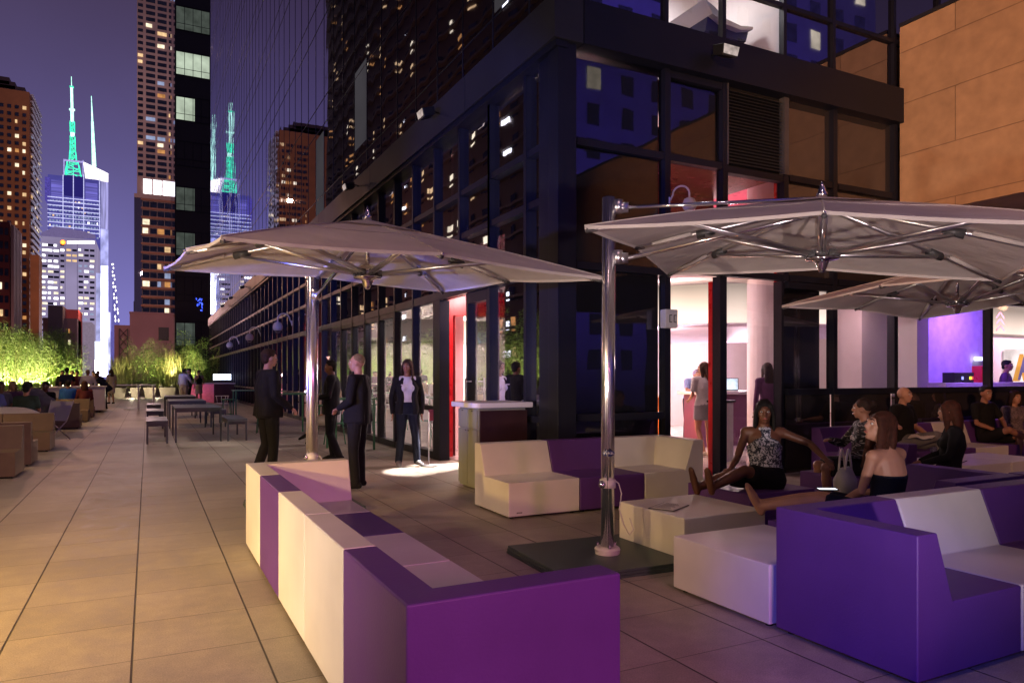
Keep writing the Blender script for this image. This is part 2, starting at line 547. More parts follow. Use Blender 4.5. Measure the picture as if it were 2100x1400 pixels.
def left_bay(y0, y1, sill=True, door=False):
    g = MB()
    zs = [2.8, 3.64, 4.32, 5.44]
    g.quad((X1 + .05, y0, 0.05), (X1 + .05, y1, 0.05), (X1 + .05, y1, 5.44), (X1 + .05, y0, 5.44))
    w = hpart(g, 'window', M['glass'])
    f = MB()
    f.box(X1 - .03, X1 + .10, y1 - .035, y1 + .035, 0, 5.44)
    for z in (3.64, 4.32):
        f.box(X1 - .02, X1 + .09, y0 + .036, y1 - .036, z - .045, z + .045)
    f.box(X1 - .025, X1 + .095, y0 + .036, y1 - .036, 2.72, 2.86)
    f.box(X1 - .025, X1 + .095, y0 + .036, y1 - .036, 0.0, 0.12)
    if sill:
        f.box(X1 - .02, X1 + .09, y0 + .036, y1 - .036, 0.83, 0.91)
    if door:
        f.box(X1 - .02, X1 + .09, y0 + .036, y0 + .085, 0.12, 2.72)
        f.box(X1 - .02, X1 + .09, y1 - .085, y1 - .036, 0.12, 2.72)
        f.box(X1 - .02, X1 + .09, y0 + .086, y1 - .086, 2.62, 2.715)
    f.build('window_frame', FR, w)
    return w


ys = 8.31
left_bay(7.89, ys)
left_bay(ys, ys + BAY)
for k in range(3, 48):
    a = ys + k * BAY
    left_bay(a, a + BAY, sill=not (5 <= k <= 9), door=(5 <= k <= 9))
# bay with the open entrance: glazing only above the header
g = MB().quad((X1 + .05, 9.43, 2.86), (X1 + .05, 11.67, 2.86), (X1 + .05, 11.67, 5.44), (X1 + .05, 9.43, 5.44))
w = hpart(g, 'window', M['glass'])
f = MB()
for y in (9.43, 10.55, 11.67):
    f.box(X1 - .03, X1 + .10, y - .034, y + .034, 2.87 if y < 11 else 0, 5.44)
for z in (3.64, 4.32):
    f.box(X1 - .02, X1 + .09, 9.47, 10.51, z - .045, z + .045); f.box(X1 - .02, X1 + .09, 10.59, 11.63, z - .045, z + .045)
f.box(X1 - .04, X1 + .11, 9.40, 11.63, 2.72, 2.86)
f.box(X1 - .04, X1 + .14, 11.36, 11.63, 0, 2.715)
f.build('window_frame', FR, w)
dr = hpart(MB().quad((X1 + .06, 9.5, .1), (X1 + .06, 10.25, .1), (X1 + .06, 10.25, 2.7), (X1 + .06, 9.5, 2.7)), 'door', M['glass'])
f = MB()
f.box(X1 - .02, X1 + .11, 9.40, 9.53, 0.01, 2.715); f.box(X1 - .02, X1 + .11, 10.2, 10.28, 0.01, 2.715)
f.box(X1 - .02, X1 + .11, 9.535, 10.195, 2.55, 2.715); f.box(X1 - .02, X1 + .11, 9.535, 10.195, 0.01, .18)
f.build('door_frame', FR, dr)
MB().tube([(X1 - .1, 10.12, .9), (X1 - .1, 10.12, 1.4)], .015).tube([(X1 - .1, 10.12, .95), (X1, 10.12, .95)], .01).tube([(X1 - .1, 10.12, 1.35), (X1, 10.12, 1.35)], .01).build('handle', M['satin'], dr, smooth=True)
# corner column and its blue-lit faces
c = MB()
c.box(X1 - .08, 4.62, Y1 - .08, 7.60, 0, 5.44)
c.box(X1 - .05, X1 + .12, 7.605, 7.89, 0, 5.44)
hpart(c, 'corner_column', FR, bevel=.006)
# fascia band round the corner, cut in long panels
f = MB()
a = Y1 - .14
y = a
n = 0
while y < 62:
    e = min(62, y + 5.2 if n else 10.0)
    f.box(X1 - .16, X1 + .25, y + .006, e - .006, 5.44, 5.98)
    y = e; n += 1
hpart(f, 'fascia', M['beam'], bevel=.006)
f = MB().box(X1 + .256, 40, Y1 - .14, Y1 + .25, 5.44, 5.98)
hpart(f, 'fascia', FR)
hpart(MB().box(X1 - .12, X1 + .05, Y1 - .10, 62, 5.36, 5.437), 'fascia_ledge', FR)

# right hand facade
XR = [4.62, 6.055, 7.05, 8.21, 9.24, 10.65, 13.24, 15.8, 18.4]


def right_bay(x0, x1, z0, z1, m, frame=True, transoms=(), name='window', yb=.05):
    g = MB().quad((x0, Y1 + yb, z0), (x1, Y1 + yb, z0), (x1, Y1 + yb, z1), (x0, Y1 + yb, z1))
    w = hpart(g, name, m)
    f = MB()
    f.box(x1 - .045, x1 + .045, Y1 - .03, Y1 + .10, z0, z1)
    for z in transoms:
        f.box(x0 + .046, x1 - .046, Y1 - .02, Y1 + .09, z - .045, z + .045)
    f.build('window_frame', FR, w)
    return w


right_bay(4.62, 6.055, 0.02, 5.44, M['glass'], transoms=(.07, .92, 2.79, 4.3))
right_bay(6.055, 7.05, 2.8, 5.44, M['glass'], transoms=(2.85, 4.3, 5.39))
right_bay(7.05, 8.21, 2.8, 4.32, M['glass'], transoms=(2.85, 4.27))
# sliding glass leaf of the garden entrance
dr = hpart(MB().quad((7.12, Y1 + .14, .05), (8.2, Y1 + .14, .05), (8.2, Y1 + .14, 2.75), (7.12, Y1 + .14, 2.75)), 'door', M['glass'])
f = MB(); f.box(7.0, 7.12, Y1 + .02, Y1 + .17, 0, 2.8); f.box(8.165, 8.21, Y1 + .02, Y1 + .17, 0, 2.8); f.box(7.125, 8.16, Y1 + .11, Y1 + .17, .01, .14)
f.build('door_frame', FR, dr)
f = MB()
z = 4.38
hpart(MB().box(7.1, 8.16, Y1 + .06, Y1 + .1, 4.33, 5.44), 'louvre_back', M['black'])
while z < 5.4:
    f.add([(7.1, Y1 - .02, z - .02), (8.16, Y1 - .02, z - .02), (8.16, Y1 + .05, z + .03), (7.1, Y1 + .05, z + .03)], [(0, 1, 2, 3)])
    z += .045
f.box(7.08, 7.10, Y1 - .04, Y1 + .05, 4.33, 5.44); f.box(8.162, 8.25, Y1 - .04, Y1 + .1, 4.33, 5.44)
hpart(f, 'louvre', mat('louvre_slat', (.07, .065, .07), .5))
for a, b in ((8.21, 9.24), (9.24, 10.65)):
    right_bay(a + .04, b, 4.25, 5.44, M['spandrel'], transoms=(4.3,))
    right_bay(a + .04, b, 2.8, 4.25, M['spandrel'], transoms=(2.85,))
for a, b in ((8.21, 9.24), (9.24, 10.65), (10.65, 13.24), (13.24, 15.8), (15.8, 18.4)):
    right_bay(a, b, 1.16, 2.8, M['glass'], transoms=(1.20, 2.75))
    hpart(MB().box(a + (.05 if a > 8.3 else .06), b - .05, Y1 + .03, Y1 + .09, 0.02, 1.155), 'spandrel_panel', M['spandrel'])
for a, b in ((10.65, 13.24), (13.24, 15.8), (15.8, 18.4)):
    right_bay(a, b, 2.8, 5.44, M['spandrel'], transoms=(2.86,))

# storeys above the fascia: mirror glass
tr = [6.62]
zz = 8.6
while zz < 62:
    tr += [zz, zz + .75]; zz += 3.05
for k in range(-1, 48):
    a = ys + k * BAY if k >= 0 else 7.33; b = ys + (k + 1) * BAY
    top = 30 if k < 8 else 62
    w = hpart(MB().quad((X1 + .04, a, 5.98), (X1 + .04, b, 5.98), (X1 + .04, b, 62), (X1 + .04, a, 62)), 'window', M['mirror'] if k > 2 or k < 0 else M['mirror'])
    f = MB().box(X1 + .032, X1 + .06, b - .012, b + .012, 5.98, 62)
    for z in tr:
        if z < 40 or k % 3 == 0:
            f.box(X1 + .034, X1 + .055, a + .013, b - .013, z - .012, z + .012)
    f.build('window_frame', FR, w)
# upper storeys, right hand side: two lit rooms in the middle
for i, (a, b) in enumerate(((4.48, 6.055), (6.055, 7.05), (7.05, 8.21), (8.21, 9.24), (9.24, 10.65), (10.65, 11.8), (11.8, 13.2), (13.2, 14.6))):
    lit = i in (1, 2)
    w = hpart(MB().quad((a, Y1 + .04, 5.98), (b, Y1 + .04, 5.98), (b, Y1 + .04, 8.0), (a, Y1 + .04, 8.0)), 'window', M['glass'] if lit else M['mirror'])
    f = MB().box(b - .03, b + .03, Y1 - .01, Y1 + .08, 5.98, 30)
    f.box(a + .031, b - .031, Y1 - .005, Y1 + .07, 6.75, 6.81)
    f.build('window_frame', FR, w)
    hpart(MB().quad((a, Y1 + .04, 8.0), (b, Y1 + .04, 8.0), (b, Y1 + .04, 30), (a, Y1 + .04, 30)), 'window', M['mirror'])
hpart(MB().box(14.7, 40, Y1 + .05, 9, 5.98, 30), 'rear_wall', M['black'])

# --- rooms behind the glass
W = M['drywall']
room = MB()
room.quad((X1 + .3, 20.5, 0), (24, 20.5, 0), (24, 20.5, 5.4), (X1 + .3, 20.5, 5.4))
room.quad((24, 7.7, 0), (24, 20.5, 0), (24, 20.5, 5.4), (24, 7.7, 5.4))
hpart(room, 'interior_wall', W)
hpart(MB().box(4.8, 24, 7.75, 62, 5.41, 5.435), 'interior_ceiling', mat('oxblood_ceiling', (0.25, 0.03, 0.06), .3))
hpart(MB().box(6.06, 8.2, 7.62, 8.9, 4.30, 4.33).box(6.06, 8.2, 8.9, 8.93, 3.3, 5.3), 'ceiling_soffit', mat('oxblood_soffit', (0.16, 0.02, 0.035), .25))
hpart(MB().quad((X1 + .2, 7.7, .012), (24, 7.7, .012), (24, 20.5, .012), (X1 + .2, 20.5, .012)), 'interior_floor', mat('polished_floor', (0.5, 0.44, 0.43), .2))
dk = mat('dark_backing', (0.02, 0.018, 0.022), .9)  # dark sheets added behind the glass to blot out the lit interior
b = MB().quad((4.66, 7.62, 0), (4.66, 9.40, 0), (4.66, 9.40, 5.4), (4.66, 7.62, 5.4)).quad((4.66, 7.62, 0), (6.05, 7.62, 0), (6.05, 7.62, 5.4), (4.66, 7.62, 5.4))
b.quad((8.30, 7.68, 0), (9.2, 7.68, 0), (9.2, 7.68, 2.8), (8.25, 7.68, 2.8))
b.quad((4.75, 11.7, 2.86), (4.75, 20.4, 2.86), (4.75, 20.4, 5.4), (4.75, 11.7, 5.4))
b.quad((5.6, 20.55, 0), (5.6, 62, 0), (5.6, 62, 5.4), (5.6, 20.55, 5.4))
b.quad((4.75, 9.45, 3.55), (4.75, 11.6, 3.55), (4.75, 11.6, 5.4), (4.75, 9.45, 5.4))
b.quad((4.67, 7.9, 5.99), (4.67, 62, 5.99), (4.67, 62, 8), (4.67, 7.9, 8))
b.quad((6.06, 7.62, 4.34), (7.1, 7.62, 4.34), (7.1, 7.62, 5.4), (6.06, 7.62, 5.4))
hpart(b, 'glass_backing', dk)
hpart(MB().quad((4.60, 7.9, 2.9), (4.60, 8.29, 2.9), (4.60, 8.29, 5.35), (4.60, 7.9, 5.35)), 'blind_glow', glow('lilac_blind_glow', (.24, .2, .42), .22, var=.2))  # emissive panel, the light on the cloth is put in as glow
pk = mat('pink_curtain', (0.62, 0.42, 0.45), .8, var=.05)
b = MB()
for (y0, y1) in ((11.75, 12.75),):
    n = 22
    vs = []
    for i in range(n + 1):
        y = y0 + (y1 - y0) * i / n
        vs += [(4.85 + .03 * math.sin(i * 2.4), y, 0.02), (4.85 + .03 * math.sin(i * 2.4), y, 5.3)]
    b.add(vs, [(2 * i, 2 * i + 2, 2 * i + 3, 2 * i + 1) for i in range(n)])
hpart(b, 'curtain', pk, smooth=True)
# column near the corner, pale columns and wall panels
b = MB()
b.lathe([(.37, 0), (.37, 5.4)], (10.05, 9.5, 0), 28)
b.box(10.86, 11.6, 8.2, 8.7, 0, 5.4)
b.box(12.8, 13.14, 8.5, 8.9, 0, 5.4)
hpart(b, 'interior_column', W, smooth=False)
hpart(MB().quad((4.95, 12.9, 0), (5.5, 12.9, 0), (5.5, 12.9, 2.9), (4.95, 12.9, 2.9)), 'interior_panel', pk)
hpart(MB().box(4.70, 4.80, 11.75, 11.85, 0, 2.95).box(4.801, 6.4, 11.75, 11.85, 2.5, 2.95), 'interior_panel', M['red'])
hpart(MB().box(8.215, 8.245, 7.62, 7.66, 0, 5.4), 'interior_panel', M['red'])
hpart(MB().box(7.03, 7.06, 7.66, 7.74, 0.02, 2.75), 'interior_panel', M['red'])
hpart(MB().quad((13.15, 9.2, .0), (16.35, 9.2, .0), (16.35, 9.2, 4.2), (13.15, 9.2, 4.2)), 'interior_wall', mat('violet_lit_wall', (0.55, 0.5, 0.62), .7))
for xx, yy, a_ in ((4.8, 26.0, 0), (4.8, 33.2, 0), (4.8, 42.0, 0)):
    hpart(MB().box(xx, xx + .6, yy, yy + .12, 0, 3.3), 'interior_panel', glow('red_glow_panel', (1, .02, .015), .55))  # panels glow by themselves so the red shows through the glass
# luminous drum and cove, floating ceiling discs
lum = glow_grad('luminous_cove', (1.0, 0.74, 0.58), 2.5, 3.1, 2.1, .62)
d = MB()
n = 64
cx, cy, rr = 11.5, 12.6, 3.2
vs = []
for i in range(n + 1):
    a = 2 * PI * i / n
    for r_, z_ in ((rr, 3.14), (rr, 2.42)):
        vs.append((cx + r_ * math.cos(a), cy + r_ * math.sin(a), z_))
d.add(vs, [(2 * i, 2 * i + 1, 2 * i + 3, 2 * i + 2) for i in range(n)])
hpart(d, 'light_cove', lum, smooth=True)
d = MB().lathe([(.3, 2.34), (rr + .05, 2.34), (rr + .08, 2.37), (rr + .08, 2.40), (rr - .02, 2.415)], (cx, cy, 0), 64)
hpart(d, 'ceiling_disc', mat('lilac_soffit', (0.55, 0.5, 0.66), .5))
d = MB().lathe([(rr - .1, 3.16), (rr + .3, 3.18), (rr + .32, 3.24), (.3, 3.24)], (cx, cy, 0), 64)
d.lathe([(1.5, 3.55), (1.56, 3.6), (1.5, 3.68), (.1, 3.68)], (7.9, 10.2, 0), 48)
d.lathe([(1.1, 3.75), (1.14, 3.8), (1.1, 3.86), (.1, 3.86)], (9.6, 9.3, 0), 48)
hpart(d, 'ceiling_disc', M['drywall'])
hpart(MB().quad((11.5, 16.3, 0), (19.5, 16.3, 0), (19.5, 16.3, 2.6), (11.5, 16.3, 2.6)), 'interior_wall', W)
lamp('POINT', (14.2, 14.3, 2.0), 260, (1, .68, .68), size=.25, name='lobby_fill')  # added fill for the wall below the cove
hpart(MB().quad((5.3, 17.5, 2.32), (8.3, 17.5, 2.32), (8.3, 17.5, 2.9), (5.3, 17.5, 2.9)), 'light_cove', lum)
hpart(MB().quad((5.0, 17.6, 0), (8.4, 17.6, 0), (8.4, 17.6, 4.2), (5.0, 17.6, 4.2)), 'interior_wall', W)
hpart(MB().quad((18.3, 10.6, 2.5), (23.5, 10.6, 2.5), (23.5, 10.6, 3.4), (18.3, 10.6, 3.4)), 'light_cove', lum)
hpart(MB().quad((16.8, 10.7, 0), (23.8, 10.7, 0), (23.8, 10.7, 5), (16.8, 10.7, 5)), 'interior_wall', W)
hpart(MB().quad((5.0, 13.2, 2.3), (5.0, 18.6, 2.3), (5.2, 18.6, 2.33), (5.2, 13.2, 2.33)), 'ceiling_rail', M['satin'])
hpart(MB().box(19.55, 21.6, 10.6, 10.66, 1.15, 2.12), 'sign_panel', glow('warm_sign_panel', (1, .8, .72), 1.6))
s = MB()
s.prism([(19.80, 1.3), (20.12, 2.0), (20.44, 1.3), (20.29, 1.3), (20.22, 1.46), (20.02, 1.46), (19.95, 1.3)], 10.5, 10.59, 'y')
hpart(s, 'sign_letter', glow('orange_edge', (1, .42, .08), 1.3))
s = MB()
s.prism([(19.86, 1.33), (20.12, 1.92), (20.38, 1.33), (20.29, 1.33), (20.20, 1.52), (20.04, 1.52), (19.95, 1.33)], 10.48, 10.498, 'y')
hpart(s, 'sign_letter', glow('lilac_face', (.45, .3, .7), .6))
cb = mat('pink_mark', (.75, .3, .35), .5)
s = MB()
for k_ in range(3):
    z_ = 2.55 + k_ * .16
    s.add([(19.05, 10.57, z_), (19.22, 10.57, z_ + .13), (19.22, 10.57, z_ + .19), (19.05, 10.57, z_ + .06)], [(0, 1, 2, 3)])
    s.add([(19.24, 10.57, z_ + .13), (19.41, 10.57, z_), (19.41, 10.57, z_ + .06), (19.24, 10.57, z_ + .19)], [(0, 1, 2, 3)])
hpart(s, 'wall_mark', cb)
# rooms above the fascia
r_ = MB().box(6.0, 8.3, 9.4, 9.5, 5.99, 7.99)
r_.box(5.9, 6.0, 7.6, 9.5, 5.99, 7.99); r_.box(8.3, 8.4, 7.6, 9.5, 5.99, 7.99); r_.box(6.0, 8.3, 7.6, 9.4, 7.9, 7.99)
hpart(r_, 'interior_wall', W)
sw = MB()
pr = []
for i in range(17):
    a = PI * (1.05 + .85 * i / 16)
    pr.append((7.75 + .55 * math.cos(a), 6.95 + .3 * math.sin(a)))
for i in range(16):
    sw.box(min(pr[i][0], pr[i + 1][0]), max(pr[i][0], pr[i + 1][0]), 8.3, 9.1, min(pr[i][1], pr[i + 1][1]) - .05, max(pr[i][1], pr[i + 1][1]))
hpart(MB().prism([(7.2, 6.9), (7.35, 6.72), (7.6, 6.62), (7.9, 6.6), (8.15, 6.66), (8.15, 6.7), (7.9, 6.66), (7.6, 6.7), (7.38, 6.83)], 8.0, 9.0, 'y'), 'bulkhead', M['white'])
hpart(MB().prism([(7.3, 6.5), (8.1, 6.5), (8.15, 6.66), (7.9, 6.6), (7.6, 6.62), (7.35, 6.72)], 8.1, 9.0, 'y'), 'bulkhead', M['black'])
for y0 in (7.62, 12.8):
    pass
hpart(MB().quad((4.60, 17.2, 6.7), (4.60, 18.3, 6.7), (4.60, 18.3, 9), (4.60, 17.2, 9)), 'curtain', M['greywhite'])

# faint glow panels on the mirror glass, standing for lit curtains
pale = glow('drawn_blind_glow', (.55, .5, .58), .08, var=.3, scale=.4)
for (k, z0, z1) in ((7, 6.84, 8.78), (11, 6.02, 8.47), (-1, 6.65, 8.5), (0, 6.65, 8.5)):
    a = ys + k * BAY if k >= 0 else 7.33; b = ys + (k + 1) * BAY
    hpart(MB().quad((X1 + .036, a + .06, z0 + .03), (X1 + .036, b - .06, z0 + .03), (X1 + .036, b - .06, z1 - .04), (X1 + .036, a + .06, z1 - .04)), 'blind_glow', pale)

# blue lit curtains at the far end
bl = mat('blue_voile', (0.35, 0.4, 0.85), .8)
b = MB(); vs = []
for i in range(121):
    y = 39.5 + i * .1
    vs += [(4.85 + .05 * math.sin(i * 1.3), y, .1), (4.85 + .05 * math.sin(i * 1.3), y, 3.6)]
b.add(vs, [(2 * i, 2 * i + 2, 2 * i + 3, 2 * i + 1) for i in range(120)])
hpart(b, 'curtain', bl, smooth=True)
lamp('AREA', (4.75, 45.5, .3), 0, (0.3, 0.35, 1), size=.5)
for y_ in (40.5, 43.5, 46.5, 49.5):
    lamp('SPOT', (4.62, y_, 5.2), 130, (0.22, 0.26, 1.0), (4.85, y_, 0), .05, 80, name='blue_downlight')

# interior lamps
lamp('AREA', (11.5, 12.6, 3.5), 420, (1, .62, .58), (11.5, 12.6, 5), 4, name='cove_uplight')
lamp('AREA', (8.0, 10.6, 3.8), 700, (1, .62, .60), (10.5, 13.5, 0), 1.2, name='lobby_light')
lamp('AREA', (6.6, 15.0, 3.9), 1300, (1, .82, .64), (6.6, 17.0, 0), 1.2, name='lobby_light')
lamp('POINT', (10.4, 16.8, 1.9), 1300, (1, .74, .72), size=.3, name='lobby_fill')  # added fill for the back walls
lamp('POINT', (8.6, 11.0, 2.1), 90, (1, .74, .66), size=.15, name='counter_fill')  # added fill at the reception counter
lamp('POINT', (8.8, 11.1, .5), 45, (1, .35, .1), size=.1, name='counter_fill')  # added orange fill on the counter front
lamp('AREA', (5.3, 10.8, 2.9), 60, (1, .66, .64), (5.6, 11.4, 1.2), .5, name='entrance_light')
lamp('AREA', (10.3, 7.85, 2.7), 12, (1, .6, .6), (10.3, 8.3, 1.5), .4, name='window_light')
lamp('AREA', (14.8, 8.1, 2.9), 110, (.36, .14, 1.0), (14.9, 9.2, 1.6), .4, name='violet_light')
lamp('AREA', (20.0, 9.4, 3.6), 220, (1, .62, .72), (20.0, 10.7, 1.6), .6, name='lobby_light')
lamp('AREA', (7.2, 8.6, 7.6), 40, (1, .93, .85), (7.2, 8.8, 6), .5, name='room_light')
lamp('SPOT', (5.6, 10.95, 2.6), 8000, (1, .9, .84), (4.05, 10.35, 0), .04, 26, .2, name='threshold_spot')
lamp('POINT', (7.6, 8.3, 3.3), 9, (1, .12, .2), size=.1, name='red_light')
lamp('POINT', (5.25, 11.5, 2.2), 14, (1, .08, .06), size=.1, name='red_light')
for yy in (26.0, 33.2, 42.0):
    lamp('POINT', (4.95, yy - .4, 2.6), 16, (1, .05, .04), size=.06, name='red_light')
lamp('POINT', (5.1, 22.5, 1.5), 12, (1, .35, .15), size=.2, name='amber_light')
lamp('POINT', (5.1, 29.5, 1.5), 8, (1, .4, .2), size=.2, name='amber_light')

# ------------------------------------------------------------------ stone clad wing
st = thing('stone_wing', 'tan limestone clad wing overhanging the lounge terrace at upper right', 'building', (10.7, 7.3, 0))
o = MB().box(10.68, 30, -9, 7.38, 3.95, 6.97).build('wall', clad_mat('tan_limestone', (0.52, 0.32, 0.175), 2.6, .82, .5, .007, 'YZ', .07), st); o.location = (-10.7, -7.3, 0)
o = MB().box(10.66, 30, -9, 7.38, 6.975, 7.03).build('coping', M['beam'], st); o.location = (-10.7, -7.3, 0)
o = MB().box(18.4, 19, -9, 7.38, 0, 3.95).build('wall', M['spandrel'], st); o.location = (-10.7, -7.3, 0)
lamp('SPOT', (-2.5, -6.5, 5.0), 7600, (1, .46, .20), (10.6, 4.6, 5.6), .15, 44, .9, name='sodium_light')
lamp('AREA', (5.5, 0, 3.0), 0, (1, .47, .2), (10.6, 4.2, 5.4), 2.5, name='sodium_light')

# ================================================================== THE CITY
SL = {}


def wmat(key, c, s, **k):
    SL[key] = glow('lit_window_' + key, c, s, **k); return SL[key]


wmat('warm', (1, .66, .34), .9, scale=.6)
wmat('amber', (1, .45, .15), .55, scale=.6)
wmat('cream', (1, .85, .6), 1.3, scale=.6)
wmat('white', (.95, .95, 1), 3.0, scale=.6)
wmat('cold', (.55, .65, 1), .5, scale=.6)
wmat('dimgreen', (.35, .42, .36), .16, scale=.6)
wmat('palegreen', (.72, .85, .66), .62, scale=.3)
wmat('dark', (.06, .05, .12), .12, scale=.8)
wmat('darker', (.03, .02, .05), .12, scale=.8)


def tower(name, label, x0, x1, y0, y1, z1, wall, S=None, E=None, Wf=None, parts=90, z0=-12, group=None, extra=None):
    t = thing(name, label, 'building', (x0, y0, 0), group=group)
    off = Vector((-x0, -y0, 0))
    o = MB().box(x0, x1, y0, y1, z0, z1).build('wall', wall, t); o.location = off
    wins = []
    for face, spec in (('S', S), ('E', E), ('W', Wf)):
        if not spec: continue
        for (u0, u1, za, zb, nu, nz, wf, hf, pick) in spec:
            du, dz = (u1 - u0) / nu, (zb - za) / nz
            for j in range(nz):
                for i in range(nu):
                    mk = pick(i, j)
                    if mk is None: continue
                    a, b = u0 + du * (i + .5 - wf / 2), u0 + du * (i + .5 + wf / 2)
                    if mk not in ('dark', 'darker') and nz > 3 and rw.random() < .5: b = a + (b - a) * rw.uniform(.45, .9)
                    c, d = za + dz * (j + .5 - hf / 2), za + dz * (j + .5 + hf / 2)
                    wins.append((face, a, b, c, d, mk))
    random.shuffle(wins)
    rest = MB(); keys = []
    def q(mb, w):
        face, a, b, c, d, mk = w
        e = .06 + .0006 * y0
        if face == 'S': mb.quad((a, y0 - e, c), (b, y0 - e, c), (b, y0 - e, d), (a, y0 - e, d))
        elif face == 'E': mb.quad((x1 + e, a, c), (x1 + e, b, c), (x1 + e, b, d), (x1 + e, a, d))
        else: mb.quad((x0 - e, b, c), (x0 - e, a, c), (x0 - e, a, d), (x0 - e, b, d))
    wins.sort(key=lambda w: w[5] in ('dark', 'darker'))
    for i, w in enumerate(wins):
        if i < parts:
            m = MB(); q(m, w); o = m.build('window', SL[w[5]], t); o.location = off
        else:
            if w[5] not in keys: keys.append(w[5])
            rest.cur = keys.index(w[5]); q(rest, w)
    if rest.f:
        o = rest.build('windows', [SL[k] for k in keys] if len(keys) > 1 else SL[keys[0]], t); o.location = off
        tag(o, kind='stuff')
    return t, off


rw = random.Random(3)


def pick(lit, mats, dark='dark'):
    return lambda i, j: rw.choice(mats) if rw.random() < lit else dark


def X(px, Y): return x_at(px, Y)
def Z(py, px, Y): return z_at(py, x_at(px, Y), Y)


conc = mat('tower_concrete', (0.40, 0.28, 0.26), .8, var=.1, scale=.2)
brick = mat('tower_brown_brick', (0.34, 0.14, 0.06), .85, var=.12, scale=.3)
# slim concrete tower
Y_ = 260
xa, xb = X(281, Y_), X(352, Y_)
t, off = tower('residential_tower', 'slim concrete apartment tower with bright white amenity floor behind the black tower', xa, xb, Y_, Y_ + 25, 160, conc,
      S=[(X(281, Y_), X(295, Y_), Z(365, 300, Y_), 160, 1, 47, .75, .5, pick(.1, ['warm', 'amber'])),
         (X(297, Y_), X(344, Y_), Z(365, 300, Y_), 160, 2, 47, .80, .58, pick(.16, ['warm', 'amber', 'cream', 'amber', 'cold'])),
         (X(345, Y_), X(352, Y_), Z(365, 300, Y_), 160, 1, 47, .7, .55, pick(.1, ['warm', 'amber'])),
         (X(281, Y_) + 1.6, X(352, Y_), Z(399, 300, Y_), Z(366, 300, Y_), 3, 1, .84, .9, lambda i, j: 'white'),
         (X(292, Y_), X(352, Y_), Z(645, 300, Y_), Z(410, 300, Y_), 4, 13, .92, .6, pick(.16, ['warm', 'cream', 'amber', 'cold']))])
g = MB()
for k in range(14):
    z = Z(645, 300, Y_) + k * (Z(410, 300, Y_) - Z(645, 300, Y_)) / 13
    g.box(X(289, Y_), xb + .3, Y_ - .9, Y_ - .3, z - .28, z + .28)
o = g.build('spandrel_band', mat('red_brown_band', (.33, .13, .08), .6), t); o.location = off
o = MB().box(xa - .8, xb, Y_ - 1.0, Y_ - .3, Z(408, 300, Y_), Z(400, 300, Y_)).build('ledge', conc, t); o.location = off
o = MB().box(xa - .8, X(291, Y_), Y_ - .8, Y_ + 10, -12, Z(408, 300, Y_)).build('glass_bay', M['spandrel'], t); o.location = off

# black tower at the end of the hotel
Y_ = 160
t, off = tower('black_tower', 'narrow black glass tower with full width lit floors beyond the terrace', X(359, Y_), X(436, Y_), Y_, 190, 170, M['black'], parts=0)
fr = MB()
zb = Z(157, 395, Y_)
for k in range(-7, 6):
    z0 = zb + k * 9.15
    key = {0: 'palegreen', 1: 'dimgreen', -1: 'palegreen', -3: 'dimgreen', -4: 'dimgreen', -6: 'dimgreen', 2: 'palegreen', 3: 'dimgreen'}.get(k, None)
    w = X(430, Y_) - X(361, Y_)
    xr = X(361, Y_) + w * (.55 if k in (-1, -3, -4, -6) else 1)
    if key:
        g = MB().quad((X(361, Y_), Y_ - .03, z0), (xr, Y_ - .03, z0), (xr, Y_ - .03, z0 + 4.55), (X(361, Y_), Y_ - .03, z0 + 4.55))
        o = g.build('window', SL[key], t); o.location = off
    f = MB()
    for i in range(5):
        x = X(361, Y_) + w * i / 4
        f.box(x - .05, x + .05, Y_ - .15, Y_ - .06, z0 - .12, z0 + 4.7)
    f.box(X(361, Y_), X(361, Y_) + w, Y_ - .2, Y_ - .16, z0 + 1.1, z0 + 1.2)
    f.box(X(361, Y_), X(361, Y_) + w, Y_ - .2, Y_ - .16, z0 + 4.7, z0 + 4.82)
    f.box(X(361, Y_), X(361, Y_) + w, Y_ - .2, Y_ - .16, z0 - .25, z0 - .1)
    o = f.build('window_frame', M['frame'], t); o.location = off
o = MB().quad((X(359, Y_) - .05, 190, 0), (X(359, Y_) - .05, Y_, 0), (X(359, Y_) - .05, Y_, 170), (X(359, Y_) - .05, 190, 170)).build('glass_side', M['mirror'], t); o.location = off
g = MB()
for k in range(26):
    x = rw.uniform(X(402, Y_), X(416, Y_)); z = rw.uniform(Z(640, 400, Y_), Z(612, 400, Y_))
    g.box(x - .07, x + .07, Y_ - .16, Y_ - .15, z - .12, z + .12)
o = g.build('blue_reflections', glow('blue_reflection_glow', (.05, .1, 1), 3), t); o.location = off  # glowing flecks stand for blue reflections in the glass

# pink windowless building
Y_ = 120
pinkc = mat('pink_render', (0.42, 0.25, 0.26), .85, var=.1, scale=.25)
t, off = tower('windowless_block', 'pinkish windowless block with one black louvred opening beyond the planters', X(266, Y_), X(356, Y_), Y_, 140, Z(643, 300, Y_), pinkc, parts=0)
o = MB().box(X(234, Y_), X(266, Y_) - .01, Y_ + .5, 138, -12, Z(666, 250, Y_)).build('wall', pinkc, t); o.location = off
o = MB().box(X(325, Y_), X(346, Y_), Y_ - .12, Y_ - .02, Z(698, 330, Y_), Z(671, 330, Y_)).build('louvre', M['black'], t); o.location = off
g = MB()
xa, xb = X(245, Y_), X(262, Y_)
for x in (xa, xb): g.box(x - .06, x + .06, Y_ - .3, Y_ - .18, -2, Z(675, 250, Y_))
z = -2
while z < Z(675, 250, Y_) - 1.2:
    g.tube([(xa, Y_ - .25, z), (xb, Y_ - .25, z + 1.3)], .05, 5).tube([(xb, Y_ - .24, z), (xa, Y_ - .24, z + 1.3)], .05, 5)
    z += 1.3
